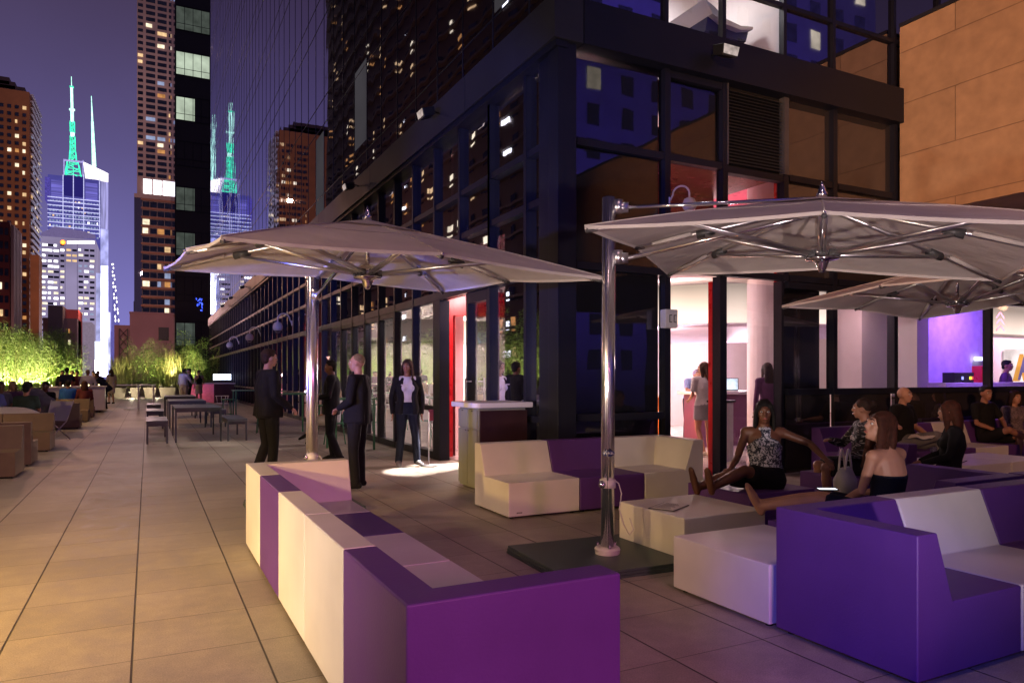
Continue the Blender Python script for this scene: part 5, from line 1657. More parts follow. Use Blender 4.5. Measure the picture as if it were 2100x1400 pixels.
MB().box(-.5, .45, -.15, .15, 0, 1.2).build('cabinet', M['black'], t)
MB().box(-.5, .45, -.1, .12, 1.205, 1.55).build('light_box', glow('white_back_bar', (.75, .82, 1), 3.2, var=.5, scale=7), t)
g = MB()
for k in range(12): g.lathe([(.03, 0), (.03, .17), (.012, .21), (.012, .27)], (-.45 + k * .08, -.12, 1.205 + (k % 2) * .0), 8)
g.build('bottle_row', M['tumbler'], t)
# queue post with small red tag beside the woman in the blazer
t = thing('queue_post', 'thin grey post with a small red tag beside the glass door', 'post', (3.98, 10.75, 0))
MB().tube([(0, 0, 0), (0, 0, .86)], .012, 8).build('pole', M['satin'], t, smooth=True)
MB().lathe([(.14, 0), (.14, .015), (.02, .03)], n=20).build('foot', M['satin'], t)
MB().box(.0, .075, -.01, .01, .72, .9).build('tag_plate', mat('red_tag', (.3, .04, .05), .5), t)
# ================================================================== PEOPLE
SK = {
    'fair': mat('skin_fair', (0.42, 0.22, 0.15), .5, var=.08, scale=9),
    'tan': mat('skin_tan', (0.30, 0.14, 0.085), .5, var=.08, scale=9),
    'brown': mat('skin_brown', (0.12, 0.048, 0.026), .45, var=.08, scale=9),
}
HC = {k: mat('hair_' + k, c, .65, var=.4, scale=25, bump=.8, bscale=110, spec=.25) for k, c in
      {'black': (.006, .005, .005), 'brown': (.028, .013, .008), 'auburn': (.052, .015, .008), 'fair': (.22, .15, .08), 'grey': (.3, .28, .26)}.items()}
CL = {}


def cloth(key, c, **k):
    if key not in CL: CL[key] = mat('cloth_' + key, c, .85, var=.15, scale=7, bump=.35, bscale=22, spec=.2, **k)
    return CL[key]


for key, c in {'black': (.010, .010, .012), 'navy': (.014, .017, .035), 'white': (.62, .6, .6), 'blue': (.03, .12, .42), 'grey': (.16, .16, .18), 'denim': (.008, .011, .026), 'wine': (.16, .04, .04), 'khaki': (.25, .2, .13),
               'palegrey': (.4, .4, .42), 'lilac': (.38, .34, .55), 'green': (.05, .12, .07), 'skyblue': (.25, .32, .62), 'plum': (.12, .05, .12), 'sand': (.45, .36, .28), 'darkgreen': (.03, .05, .04)}.items():
    cloth(key, c)


def pattern_mat(name, a, b, scale, stretch=(1, 1, 1), thr=.5):
    m, nt, out = new_mat(name)
    bs = nt.nodes.new('ShaderNodeBsdfPrincipled'); bs.inputs['Roughness'].default_value = .8
    tc_ = nt.nodes.new('ShaderNodeTexCoord'); mp = nt.nodes.new('ShaderNodeMapping'); mp.inputs['Scale'].default_value = stretch
    nt.links.new(tc_.outputs['Object'], mp.inputs[0])
    n = nt.nodes.new('ShaderNodeTexNoise'); n.inputs['Scale'].default_value = scale; n.inputs['Detail'].default_value = 2; n.inputs['Distortion'].default_value = 1.5
    nt.links.new(mp.outputs[0], n.inputs['Vector'])
    r = nt.nodes.new('ShaderNodeValToRGB'); r.color_ramp.elements[0].position = thr - .04; r.color_ramp.elements[1].position = thr + .04
    r.color_ramp.elements[0].color = (*a, 1); r.color_ramp.elements[1].color = (*b, 1)
    nt.links.new(n.outputs[0], r.inputs[0]); nt.links.new(r.outputs[0], bs.inputs['Base Color']); nt.links.new(bs.outputs[0], out.inputs[0])
    return m


CL['floral'] = pattern_mat('cloth_floral', (.02, .025, .05), (.5, .52, .62), 34, thr=.52)
CL['zebra'] = pattern_mat('cloth_striped_shawl', (.008, .008, .008), (.42, .40, .40), 9, (1, 1, 3), .60)
CL['check'] = pattern_mat('cloth_check', (.10, .07, .08), (.2, .15, .17), 30, (1, 1, 1), .5)


def limb(mb, pts, rad, n=12, ref=None, balls=True):
    mb.tube(pts, rad, n, True, ref)
    if balls:
        for p, r in zip(pts, rad):
            rr_ = min(r) if isinstance(r, tuple) else r
            mb.ball(p, rr_ * .99, n, 8)


def remesh(o, vox, sm=3):
    r = o.modifiers.new('remesh', 'REMESH'); r.mode = 'VOXEL'; r.voxel_size = vox; r.use_smooth_shade = True
    s = o.modifiers.new('smooth', 'SMOOTH'); s.factor = .6; s.iterations = sm
    return o


def V(*a): return Vector(a)


STAND = dict(pel=V(0, 0, .96), che=V(0, -.01, 1.27), nk=V(0, -.015, 1.47), hd=V(0, .015, 1.625),
             shL=V(-.175, -.01, 1.415), elL=V(-.225, -.03, 1.14), wrL=V(-.22, .04, .89), shR=V(.175, -.01, 1.415), elR=V(.225, -.03, 1.14), wrR=V(.22, .04, .89),
             hiL=V(-.09, 0, .92), knL=V(-.10, .02, .50), anL=V(-.11, -.02, .085), toL=V(-.13, .15, .035), hiR=V(.09, 0, .92), knR=V(.10, .02, .50), anR=V(.11, -.02, .085), toR=V(.13, .15, .035))
SIT = dict(pel=V(0, 0, .50), che=V(0, -.05, .80), nk=V(0, -.05, 1.00), hd=V(0, -.01, 1.155),
           shL=V(-.175, -.05, .945), elL=V(-.23, .02, .69), wrL=V(-.12, .24, .60), shR=V(.175, -.05, .945), elR=V(.23, .02, .69), wrR=V(.12, .24, .60),
           hiL=V(-.09, .02, .46), knL=V(-.12, .44, .47), anL=V(-.12, .42, .085), toL=V(-.13, .59, .035), hiR=V(.09, .02, .46), knR=V(.12, .44, .47), anR=V(.12, .42, .085), toR=V(.13, .59, .035))


def person(label, x, y, rz, pose=STAND, ov=None, skin='fair', hair='brown', hairstyle='short', top='jacket', topc='black', inner=None, leg='trousers', legc='black', shoe='black', h=1.75, z=0,
           vox=.014, face=0.0, nod=0.0, girth=1.0, group=None, female=False, hands=True, cap=None, tagged=None):
    """rz: direction the body faces, in degrees clockwise from +y seen from above; face: extra head turn"""
    P = dict(pose)
    if ov: P.update(ov)
    k = h / 1.75
    P = {a: b * k for a, b in P.items()}
    t = thing('person', label, 'person', (x, y, z), -R(rz), group)
    G = girth * k
    shw = (P['shR'] - P['shL']).normalized()
    up = (P['nk'] - P['pel']).normalized()
    fwd = up.cross(shw) * -1
    fwd = shw.cross(up) * -1
    if fwd.dot(V(0, 1, 0)) < 0 and abs(fwd.y) > .3: fwd = -fwd
    hipw = (P['hiR'] - P['hiL']).normalized()

    def torso(mb, e=0.0, low=True, high=True):
        pel, che, nk = P['pel'], P['che'], P['nk']
        waist = pel.lerp(che, .5)
        pts = [pel - up * .10 * k, pel, waist, che, che.lerp(nk, .55), nk - up * .01 * k]
        fw = .92 if female else 1
        rad = [(.13, .10), (.160 if not female else .165, .112), (.130 * fw, .094), (.156 * fw, .112), (.158 * fw, .094), (.07, .06)]
        rad = [(a * G + e, b * G + e) for a, b in rad]
        mb.tube(pts, rad, 16, True, shw)
        limb(mb, [P['shL'], che.lerp(nk, .72), P['shR']], [.052 * G + e, .062 * G + e, .052 * G + e])
        if female:
            for s_ in (-1, 1): mb.ball(che + shw * s_ * .07 * k + fwd * .075 * k, .058 * k + e, 12, 8)

    def arm(mb, s, e=0.0, upto=1.0):
        sh, el, wr = P['sh' + s], P['el' + s], P['wr' + s]
        fw = .88 if female else 1
        if upto >= 1:
            limb(mb, [sh, sh.lerp(el, .45), el, el.lerp(wr, .35), wr], [.050 * G * fw + e, .044 * G * fw + e, .036 * G * fw + e, .037 * G * fw + e, .025 * G * fw + e])
        else:
            limb(mb, [sh, sh.lerp(el, upto * 1.6 if upto < .6 else .95)], [.052 * G * fw + e, .046 * G * fw + e])

    def legf(mb, s, e=0.0, upto=1.0, taper=0.0):
        hi, kn, an = P['hi' + s], P['kn' + s], P['an' + s]
        if upto >= 1:
            limb(mb, [hi, hi.lerp(kn, .5), kn, kn.lerp(an, .32), an], [.083 * G + e, .072 * G + e, .052 * G + e, .052 * G + e, .034 * G + e + taper])
        else:
            limb(mb, [hi, hi.lerp(kn, upto)], [.085 * G + e, .068 * G + e])

    def footf(mb, s, e=0.0):
        an, to = P['an' + s], P['to' + s]
        d = (to - an); hd_ = an - d.normalized() * .045 * k
        sd = d.cross(V(0, 0, 1))
        if sd.length < .02: sd = V(1, 0, 0)
        limb(mb, [V(hd_.x, hd_.y, hd_.z - .03 * k) if an.z < .2 * k else hd_, an.lerp(to, .45), to], [.032 * k + e, (.040 * k + e, .032 * k + e), (.036 * k + e, .018 * k + e)], 12, sd)

    def hand(mb, s):
        wr, el = P['wr' + s], P['el' + s]
        d = (wr - el).normalized()
        side = d.cross(V(0, 0, 1)) if abs(d.z) < .8 else d.cross(V(1, 0, 0))
        side.normalize()
        if s == 'L': side = -side
        nrm = side.cross(d).normalized()
        if nrm.dot(V(0, 0, -1)) < 0 and abs(d.z) < .8: nrm = -nrm
        pc = wr + d * .05 * k
        mb.tube([wr, wr + d * .035 * k, wr + d * .085 * k], [(.022 * k, .018 * k), (.036 * k, .016 * k), (.038 * k, .013 * k)], 10, True, side)
        for i, L_ in enumerate((.062, .072, .068, .052)):
            b = wr + d * .084 * k + side * (.027 - i * .018) * k
            a1 = b + (d * .95 + nrm * .25).normalized() * L_ * .5 * k
            a2 = a1 + (d * .6 + nrm * .8).normalized() * L_ * .5 * k
            limb(mb, [b, a1, a2], [.0092 * k, .0085 * k, .0075 * k], 8)
        b = wr + d * .03 * k + side * .03 * k
        a1 = b + (d * .6 + side * .7).normalized() * .032 * k
        limb(mb, [b, a1, a1 + (d + nrm * .4).normalized() * .03 * k], [.012 * k, .010 * k, .0085 * k], 8)

    # head frame
    hd = P['hd']
    hrot = Matrix.Rotation(-R(face), 3, 'Z') @ Matrix.Rotation(-R(nod), 3, 'X')
    def H(a, b, c): return hd + hrot @ (V(a, b, c) * k)
    mb = MB()
    torso(mb)
    mb.tube([P['nk'] - up * .05 * k, P['nk'].lerp(hd, .35), hd - V(0, 0, .03) * k], [.062 * k, .052 * k, .05 * k], 12)
    mb.ball(H(0, -.01, .02), (.074 * k, .092 * k, .092 * k), 20, 14, hrot)
    mb.ball(H(0, .025, -.045), (.056 * k, .062 * k, .068 * k), 16, 12, hrot)
    mb.ball(H(0, .062, -.09), (.026 * k, .022 * k, .02 * k), 10, 8, hrot)
    mb.tube([H(0, .085, .025), H(0, .105, -.018), H(0, .088, -.03)], [.010 * k, .015 * k, .012 * k], 8)
    mb.tube([H(-.045, .078, .032), H(0, .092, .034), H(.045, .078, .032)], [.011 * k, .012 * k, .011 * k], 8)
    mb.tube([H(-.02, .082, -.062), H(0, .092, -.06), H(.02, .082, -.062)], [.008 * k, .0105 * k, .008 * k], 8)
    for s_ in (-1, 1):
        mb.ball(H(.076 * s_, -.008, -.008), (.012 * k, .022 * k, .032 * k), 10, 8, hrot)
        mb.ball(H(.038 * s_, .055, -.02), (.022 * k, .02 * k, .02 * k), 8, 6, hrot)
    for s in 'LR':
        arm(mb, s); legf(mb, s); footf(mb, s)
        if hands: hand(mb, s)
    remesh(mb.build('body', SK[skin], t), vox, 2)
    # face details
    g = MB(); pu = MB()
    for s_ in (-1, 1):
        g.ball(H(.030 * s_, .077, .008), (.0125 * k, .010 * k, .009 * k), 10, 8, hrot)
        pu.ball(H(.030 * s_, .0845, .008), (.006 * k, .004 * k, .0065 * k), 8, 6, hrot)
    e = g.build('eyes', M['eye'], t, smooth=True); pu.build('pupils', M['black'], e, smooth=True)
    MB().tube([H(-.022, .086, -.061), H(0, .099, -.059), H(.022, .086, -.061)], [.004 * k, .007 * k, .004 * k], 8).build('lips', M['lip'], t, smooth=True)
    g = MB()
    for s_ in (-1, 1): g.tube([H(.014 * s_, .093, .034), H(.034 * s_, .089, .040), H(.052 * s_, .074, .033)], [.0035 * k, .0045 * k, .0025 * k], 6)
    g.build('eyebrows', HC[hair], t, smooth=True)
    # hair
    if hairstyle != 'bald':
        hb = MB()
        if hairstyle == 'cropped':
            hb.ball(H(0, -.02, .034), (.077 * k, .088 * k, .086 * k), 18, 12, hrot)
        elif hairstyle == 'short':
            hb.ball(H(0, -.022, .04), (.082 * k, .092 * k, .09 * k), 18, 12, hrot)
            hb.ball(H(0, .03, .085), (.06 * k, .05 * k, .035 * k), 12, 8, hrot)
            hb.ball(H(0, -.06, -.02), (.066 * k, .045 * k, .06 * k), 12, 8, hrot)
        elif hairstyle in ('shoulder', 'long', 'bob'):
            L_ = {'shoulder': .27, 'long': .40, 'bob': .19}[hairstyle]
            hb.ball(H(0, -.02, .04), (.086 * k, .097 * k, .092 * k), 18, 12, hrot)
            hb.tube([H(0, -.055, .02), H(0, -.085, -.09), H(0, -.095, -L_ * .7), H(0, -.09, -L_)], [(.085 * k, .06 * k), (.095 * k, .055 * k), (.10 * k, .04 * k), (.075 * k, .02 * k)], 14, True, hrot @ V(1, 0, 0))
            for s_ in (-1, 1):
                hb.tube([H(.05 * s_, .045, .085), H(.083 * s_, .02, .0), H(.088 * s_, -.0, -.10), H(.085 * s_, .0, -L_ * .82)], [(.03 * k, .018 * k), (.034 * k, .018 * k), (.038 * k, .02 * k), (.018 * k, .012 * k)], 10, True, hrot @ V(0, 1, 0))
        elif hairstyle == 'bun':
            hb.ball(H(0, -.02, .035), (.083 * k, .094 * k, .089 * k), 18, 12, hrot)
            hb.ball(H(0, -.115, .05), .042 * k, 12, 8)
        ho_ = remesh(hb.build('hair', HC[hair], t), .011, 2)
        if hairstyle in ('shoulder', 'long', 'bob') and vox <= .0121:
            st_ = MB(); r_ = random.Random(len(label))
            for q_ in range(150):
                a_ = r_.uniform(-1, 1) * 2.3
                sx_, cy_ = math.sin(a_), -math.cos(a_)
                Lq = L_ * r_.uniform(.8, 1.16)
                w_ = r_.uniform(.97, 1.06)
                p_ = [H(.03 * sx_ * w_, -.02 + .03 * cy_, .128), H(.078 * sx_ * w_, -.02 + .085 * cy_ * w_, .07), H(.092 * sx_ * w_, -.02 + .09 * cy_ * w_, -.02),
                      H(.100 * sx_ * w_, -.035 + .075 * cy_ * w_, -.5 * Lq), H((.088 + r_.uniform(-.02, .02)) * sx_, -.05 + (.055 + r_.uniform(-.02, .025)) * cy_, -Lq)]
                st_.tube(p_, [.0028, .0034, .0034, .003, .0012], 4, False)
            st_.build('hair_strands', HC[hair], ho_, smooth=True)
    if cap:
        cb_ = MB(); cb_.ball(H(0, -.012, .05), (.088 * k, .10 * k, .08 * k), 18, 10, hrot)
        cb_.tube([H(0, .07, .055), H(0, .15, .045)], [(.07 * k, .012 * k), (.05 * k, .008 * k)], 12, True, hrot @ V(1, 0, 0))
        remesh(cb_.build('cap', CL[cap], t), .012, 1)
    # clothes
    def garment(name, key, fn, v=None, sm=3):
        g_ = MB(); fn(g_); return remesh(g_.build(name, CL[key], t), v or vox * 1.05, sm)
    if leg in ('trousers', 'shorts'):
        def f(g_):
            g_.tube([P['pel'] - up * .11 * k, P['pel'], P['pel'] + up * .09 * k], [(.150 * G, .118 * G), (.172 * G, .128 * G), (.152 * G, .115 * G)], 16, True, shw)
            for s in 'LR': legf(g_, s, .014 * k, 1.0 if leg == 'trousers' else .72, .012 * k)
        garment(leg, legc, f)
    elif leg in ('skirt', 'miniskirt'):
        def f(g_):
            mk = P['knL'].lerp(P['knR'], .5); mh = P['hiL'].lerp(P['hiR'], .5)
            q = .9 if leg == 'skirt' else .55
            sitting = abs(mk.z - mh.z) < .25 * k
            wd = (P['knR'] - P['knL']).length / 2
            g_.tube([P['pel'] + up * .10 * k, P['pel'] - up * .02 * k, mh.lerp(mk, q * .5), mh.lerp(mk, q)], [(.145 * G, .112 * G), (.180 * G, .135 * G), (.185 * G, .125 * G), (max(.17, wd + .1) * G, (.105 if sitting else .14) * G)], 18, True, hipw)
        garment('skirt', legc, f)
    if inner:
        garment('shirt', inner, lambda g_: (torso(g_, .008 * k),))
        if top == 'jacket': pass
    if top == 'jacket':
        def f(g_):
            # open front: two side panels and a back instead of a closed barrel
            pel, che, nk = P['pel'], P['che'], P['nk']
            if inner:
                for s_ in (-1, 1):
                    g_.tube([pel - up * .10 * k + shw * s_ * .13 * k - fwd * .01 * k, pel + shw * s_ * .122 * k, pel.lerp(che, .5) + shw * s_ * .098 * k, che + shw * s_ * .118 * k, nk + shw * s_ * .072 * k - fwd * .01 * k - up * .03 * k],
                            [(.072 * G, .145 * G), (.072 * G, .143 * G), (.062 * G, .122 * G), (.068 * G, .134 * G), (.040 * G, .085 * G)], 14, True, shw)
                g_.tube([pel - up * .12 * k - fwd * .05 * k, che - fwd * .045 * k, nk - fwd * .035 * k], [(.16 * G, .1 * G), (.16 * G, .1 * G), (.09 * G, .05 * G)], 14, True, shw)
                limb(g_, [P['shL'], nk - up * .05 * k - fwd * .04 * k, P['shR']], [.07 * G, .06 * G, .07 * G])
            else:
                torso(g_, .028 * k)
                g_.tube([pel - up * .15 * k, pel], [(.18 * G, .14 * G), (.182 * G, .138 * G)], 16, True, shw)
            for s in 'LR': arm(g_, s, .016 * k)
        garment('jacket', topc, f)
    elif top == 'shirt':
        garment('shirt', topc, lambda g_: (torso(g_, .016 * k), arm(g_, 'L', .014 * k), arm(g_, 'R', .014 * k)))
    elif top == 'tshirt':
        garment('t_shirt', topc, lambda g_: (torso(g_, .018 * k), arm(g_, 'L', .016 * k, .4), arm(g_, 'R', .016 * k, .4)))
    elif top == 'halter':
        def f(g_):
            pel, che, nk = P['pel'], P['che'], P['nk']
            g_.tube([pel, pel.lerp(che, .5), che, che.lerp(nk, .45) , nk - up * .0 * k], [(.17 * G, .125 * G), (.138 * G, .108 * G), (.160 * G, .125 * G), (.10 * G, .105 * G), (.066 * G, .068 * G)], 16, True, shw)
            for s_ in (-1, 1): g_.ball(che + shw * s_ * .07 * k + fwd * .08 * k, .066 * k, 12, 8)
        garment('halter_top', topc, f)
    elif top == 'strapless':
        def f(g_):
            pel, che, nk = P['pel'], P['che'], P['nk']
            g_.tube([pel, pel.lerp(che, .5), che.lerp(pel, .02)], [(.17 * G, .125 * G), (.136 * G, .106 * G), (.156 * G, .122 * G)], 16, True, shw)
        garment('strapless_top', topc, f)
    if shoe:
        for s in 'LR':
            g_ = MB(); footf(g_, s, .010 * k); remesh(g_.build('shoe', CL[shoe] if shoe in CL else M['black'], t), .012, 2)
    if tagged:
        cc = P['che'] + shw * .085 * k + fwd * .16 * k + up * .055 * k
        g_ = MB().box(-.032, .032, -.003, .003, -.010, .010)
        o = g_.build('name_badge', M['greywhite'], t); o.location = cc; o.rotation_euler = (0, 0, R(8))
    return t


M['eye'] = mat('eye_white', (.6, .58, .56), .2)
M['lip'] = mat('lips', (.35, .09, .08), .4)


def sit_at(z, **kw):
    """seated pose on a surface of height z (pelvis drops), overrides merged"""
    d = {a: b.copy() for a, b in SIT.items()}
    dz = z - .40
    for a in d:
        if a[:2] not in ('an', 'to'): d[a].z += dz
    for s, b in (('L', d), ('R', d)):
        d['kn' + s].z = max(d['kn' + s].z, .46)
    d.update(kw)
    return d


# --- three staff by the left run of seats
person('man in a dark suit with a pale shirt standing left of the chrome pole', 1.45, 10.1, 70, STAND, dict(wrL=V(-.20, .22, 1.0), elL=V(-.23, .0, 1.13), wrR=V(.2, .2, .98), anL=V(-.11, -.14, .085), toL=V(-.13, .03, .035)),
       skin='fair', hair='brown', hairstyle='short', top='jacket', topc='black', inner='palegrey', h=1.80, vox=.011)
person('fair cropped haired man in a black suit seen from behind, right of the chrome pole', 2.37, 8.96, -50, STAND, dict(wrL=V(-.16, .18, 1.05), elL=V(-.24, .0, 1.14), wrR=V(.16, .18, 1.05), elR=V(.24, .0, 1.14), anR=V(.13, .02, .085), toR=V(.16, .19, .035)),
       skin='fair', hair='fair', hairstyle='cropped', top='jacket', topc='black', inner='palegrey', h=1.72, vox=.010, face=-14)
person('woman in an open black blazer, white blouse and jeans standing by the door light', 3.68, 10.92, 192, STAND,
       dict(anL=V(-.16, .02, .085), toL=V(-.22, .17, .035), knL=V(-.13, .03, .5), anR=V(.14, -.01, .085), toR=V(.15, .16, .035), elL=V(-.25, -.04, 1.14), wrL=V(-.235, .02, .87), elR=V(.25, -.04, 1.14), wrR=V(.24, .0, .88)),
       skin='tan', hair='brown', hairstyle='shoulder', top='jacket', topc='black', inner='white', legc='denim', shoe='grey', h=1.70, vox=.010, face=24, female=True, tagged=True)
person('dark clothed person in deep shadow just behind the chrome pole', 2.75, 12.1, -70, STAND, dict(wrL=V(-.18, .2, 1.1), elL=V(-.23, .02, 1.14), wrR=V(.18, .2, 1.1), elR=V(.23, .02, 1.14), anL=V(-.1, -.15, .085), toL=V(-.1, .03, .035)),
       skin='brown', hair='black', hairstyle='short', top='jacket', topc='black', h=1.70, girth=1.1)
person('fair haired woman in a grey dress sitting sideways on the green chair', 3.5, 15.1, -60, sit_at(.46), dict(knR=V(.02, .46, .52), anR=V(-.06, .62, .20), toR=V(-.08, .76, .12)),
       skin='fair', hair='fair', hairstyle='shoulder', top='tshirt', topc='palegrey', leg='skirt', legc='palegrey', shoe='black', h=1.68, female=True)
# --- lounge guests
person('woman in a blue patterned halter top with bare feet up on the white table', 5.28, 5.02, -145, sit_at(.365, pel=V(0, .02, .47), che=V(0, -.08, .76), nk=V(0, -.10, .95), hd=V(0, -.07, 1.10), shL=V(-.17, -.10, .90), shR=V(.17, -.10, .90),
                                                                                     elR=V(.27, .0, .66), wrR=V(.36, .20, .58), elL=V(-.42, -.04, .80), wrL=V(-.50, .17, .68),
                                                                                     hiL=V(-.08, .05, .45), knL=V(.26, .33, .57), anL=V(.60, .60, .45), toL=V(.64, .64, .62), hiR=V(.09, .05, .45), knR=V(.42, .24, .50), anR=V(.72, .50, .43), toR=V(.77, .53, .61)),
       skin='brown', hair='black', hairstyle='shoulder', top='halter', topc='floral', leg='shorts', legc='black', shoe=None, h=1.72, vox=.010, face=8, female=True, girth=1.08)
person('young woman with long auburn hair and bare shoulders, back to the camera', 4.74, 3.38, -4, sit_at(.365, pel=V(0, .0, .46), che=V(0, -.02, .76), nk=V(0, .0, .94), hd=V(0, .05, 1.09), shL=V(-.165, .0, .885), shR=V(.165, .0, .885),
                                                                                     elL=V(-.21, .06, .63), wrL=V(-.10, .24, .55), elR=V(.21, .06, .63), wrR=V(.10, .26, .56),
                                                                                     hiL=V(-.10, .02, .44), knL=V(-.30, .37, .53), anL=V(-.56, .70, .45), toL=V(-.62, .76, .60), hiR=V(.06, .08, .44), knR=V(-.14, .46, .52), anR=V(-.42, .82, .44), toR=V(-.46, .90, .59)),
       skin='fair', hair='auburn', hairstyle='long', top='strapless', topc='navy', leg='shorts', legc='denim', shoe=None, h=1.70, vox=.010, face=-58, nod=-16, female=True)
ph = thing('mobile_phone', 'lit mobile phone on the lap of the auburn haired woman', 'phone', (4.42, 3.62, .60), R(60))
MB().box(-.035, .035, -.07, .07, 0, .009).build('phone_body', M['black'], ph, bevel=.002)
MB().box(-.031, .031, -.062, .062, .0092, .0098).build('display', glow('phone_display', (.8, .9, 1), 3), ph)
person('woman in a black and white striped shawl beside the white handled bag', 6.95, 5.25, -60, sit_at(.365), dict(elR=V(.28, .1, .70), wrR=V(.1, .3, .75)), skin='tan', hair='brown', hairstyle='bun', top='shirt', topc='zebra', leg='skirt', legc='black', h=1.68, female=True, girth=1.15, vox=.012, face=30)
person('dark haired guest half hidden behind the auburn haired woman', 7.35, 4.55, -40, sit_at(.365), skin='tan', hair='auburn', hairstyle='shoulder', top='shirt', topc='black', leg='trousers', legc='black', h=1.66, female=True, face=20)
bg_ = thing('handbag', 'pale bag with white looped handles between the seated women', 'bag', (6.05, 4.75, .30), R(20))
MB().tube([(0, 0, .0), (0, 0, .12), (0, 0, .24)], [(.17, .09), (.18, .10), (.15, .03)], 16).build('bag_body', CL['palegrey'], bg_, smooth=True)
for s_ in (-1, 1):
    MB().tube([(-.09 + .18 * k / 10, .03 * s_, .22 + .2 * math.sin(PI * k / 10)) for k in range(11)], .010, 6).build('handle', M['white'], bg_, smooth=True)
person('bald man in a black shirt with a white cloth over his knees', 10.05, 6.86, 175, sit_at(.365), dict(elR=V(.3, -.02, .72), wrR=V(.42, .12, .70), knR=V(.05, .46, .56), anR=V(-.2, .50, .50), toR=V(-.32, .52, .44)), skin='fair', hair='black', hairstyle='bald', top='tshirt', topc='black', leg='trousers', legc='grey', shoe='palegrey', h=1.80, girth=1.15, vox=.012, face=-8)
o = MB(); 
n_ = 10
vs = [(-.26 + .52 * i / n_, .18 + .32 * j / n_, .60 - .08 * abs(i / n_ - .5) ** 1.5 * 2 + .012 * math.sin(i * 1.7 + j * .9)) for j in range(n_ + 1) for i in range(n_ + 1)]
o.add(vs, [(j * (n_ + 1) + i, j * (n_ + 1) + i + 1, (j + 1) * (n_ + 1) + i + 1, (j + 1) * (n_ + 1) + i) for j in range(n_) for i in range(n_)])
o = o.build('cloth', CL['white'], None, smooth=True); o.location = (10.05, 6.86, 0); o.rotation_euler = (0, 0, -R(175)); tag(o, 'white cloth spread over the knees of the bald man', 'cloth')
person('man in a black shirt with one bare leg crossed, at the right', 12.1, 6.86, 190, sit_at(.365), dict(knR=V(.10, .45, .58), anR=V(-.25, .5, .44), toR=V(-.38, .55, .38), elL=V(-.26, .05, .7)), skin='tan', hair='black', hairstyle='short', top='tshirt', topc='black', leg='shorts', legc='black', shoe='black', h=1.80, vox=.012, face=10)
person('curly haired woman in a grey check shirt and pale skirt at the right edge', 12.85, 6.82, 195, sit_at(.365), dict(knR=V(.02, .46, .57), anR=V(-.14, .62, .24), toR=V(-.2, .76, .2)), skin='fair', hair='brown', hairstyle='bob', top='shirt', topc='check', leg='miniskirt', legc='white', shoe='black', h=1.68, female=True, vox=.012, face=8)
# --- indoors
person('woman in a pale top and short grey skirt walking inside the garden entrance', 8.75, 9.75, 20, STAND, dict(anL=V(-.06, -.18, .10), toL=V(-.07, -.02, .035), wrL=V(-.2, .2, 1.05)), skin='tan', hair='brown', hairstyle='shoulder', top='tshirt', topc='palegrey', leg='miniskirt', legc='grey', shoe='sand', h=1.68, female=True, face=-60)
person('worker in a blue shirt and cap leaning over the right counter', 10.5, 12.1, 200, STAND, dict(che=V(0, .16, 1.22), nk=V(0, .27, 1.36), hd=V(0, .38, 1.46), shL=V(-.175, .24, 1.32), shR=V(.175, .24, 1.32), elL=V(-.24, .40, 1.14), elR=V(.24, .40, 1.14), wrL=V(-.16, .55, 1.14), wrR=V(.16, .55, 1.14)), skin='fair', hair='brown', top='tshirt', topc='skyblue', leg='trousers', legc='navy', h=1.74, cap='lilac', nod=-30)
person('pale shirted visitor at the reception counter, partly behind the dark frame', 7.35, 10.6, 60, STAND, dict(elR=V(.26, .12, 1.18), wrR=V(.2, .34, 1.1)), skin='fair', hair='grey', top='shirt', topc='sand', leg='trousers', legc='grey', h=1.76)
person('long haired visitor standing in shade before the pale round column', 9.45, 8.95, 20, STAND, skin='brown', hair='brown', hairstyle='long', top='shirt', topc='plum', leg='trousers', legc='black', h=1.66, female=True)
person('dark figure beside the violet wall seen through the right window', 16.6, 9.0, 160, STAND, skin='tan', hair='black', top='shirt', topc='plum', leg='trousers', legc='black', h=1.78)
# --- along the walkway
GL = 'guests along the left of the walkway'
person('guest in a pale blue top at the far left edge', -3.05, 19.6, 30, sit_at(.42), skin='tan', hair='brown', hairstyle='bob', top='tshirt', topc='skyblue', legc='grey', female=True, vox=.02)
person('guest facing the camera in a grey top, left of the bamboo uplight', -3.15, 21.0, 150, sit_at(.42), skin='tan', hair='brown', top='tshirt', topc='grey', legc='denim', vox=.02)
person('black haired guest seen from behind over the curved sofa', -2.32, 18.5, 10, sit_at(.40), skin='tan', hair='black', top='tshirt', topc='darkgreen', legc='black', vox=.018)
person('man in a grey shirt leaning sharply forward over the table', -2.15, 19.9, -60, STAND, dict(pel=V(0, -.1, .80), che=V(0, .15, .98), nk=V(0, .30, 1.10), hd=V(0, .42, 1.18), shL=V(-.18, .26, 1.06), shR=V(.18, .26, 1.06), elL=V(-.24, .36, .85), elR=V(.24, .36, .85), wrL=V(-.15, .55, .78), wrR=V(.15, .55, .78), hiL=V(-.09, -.08, .78), hiR=V(.09, -.08, .78), knL=V(-.1, .12, .45), knR=V(.1, .12, .45)),
       skin='tan', hair='black', top='shirt', topc='grey', legc='grey', vox=.018, girth=1.1)
person('guest in dark clothes behind the leaning man', -2.35, 21.8, 200, sit_at(.42), dict(), skin='brown', hair='black', top='shirt', topc='black', legc='black', vox=.02)
person('blond guest between the left heads', -3.2, 23.0, 170, sit_at(.42), skin='fair', hair='fair', hairstyle='bob', top='tshirt', topc='plum', legc='black', female=True, vox=.022)
person('man in a bright blue shirt sitting with his back to the camera', X(140, 27.3), 27.3, 0, sit_at(.42), dict(), skin='tan', hair='black', top='shirt', topc='blue', legc='black', vox=.02, girth=1.12)
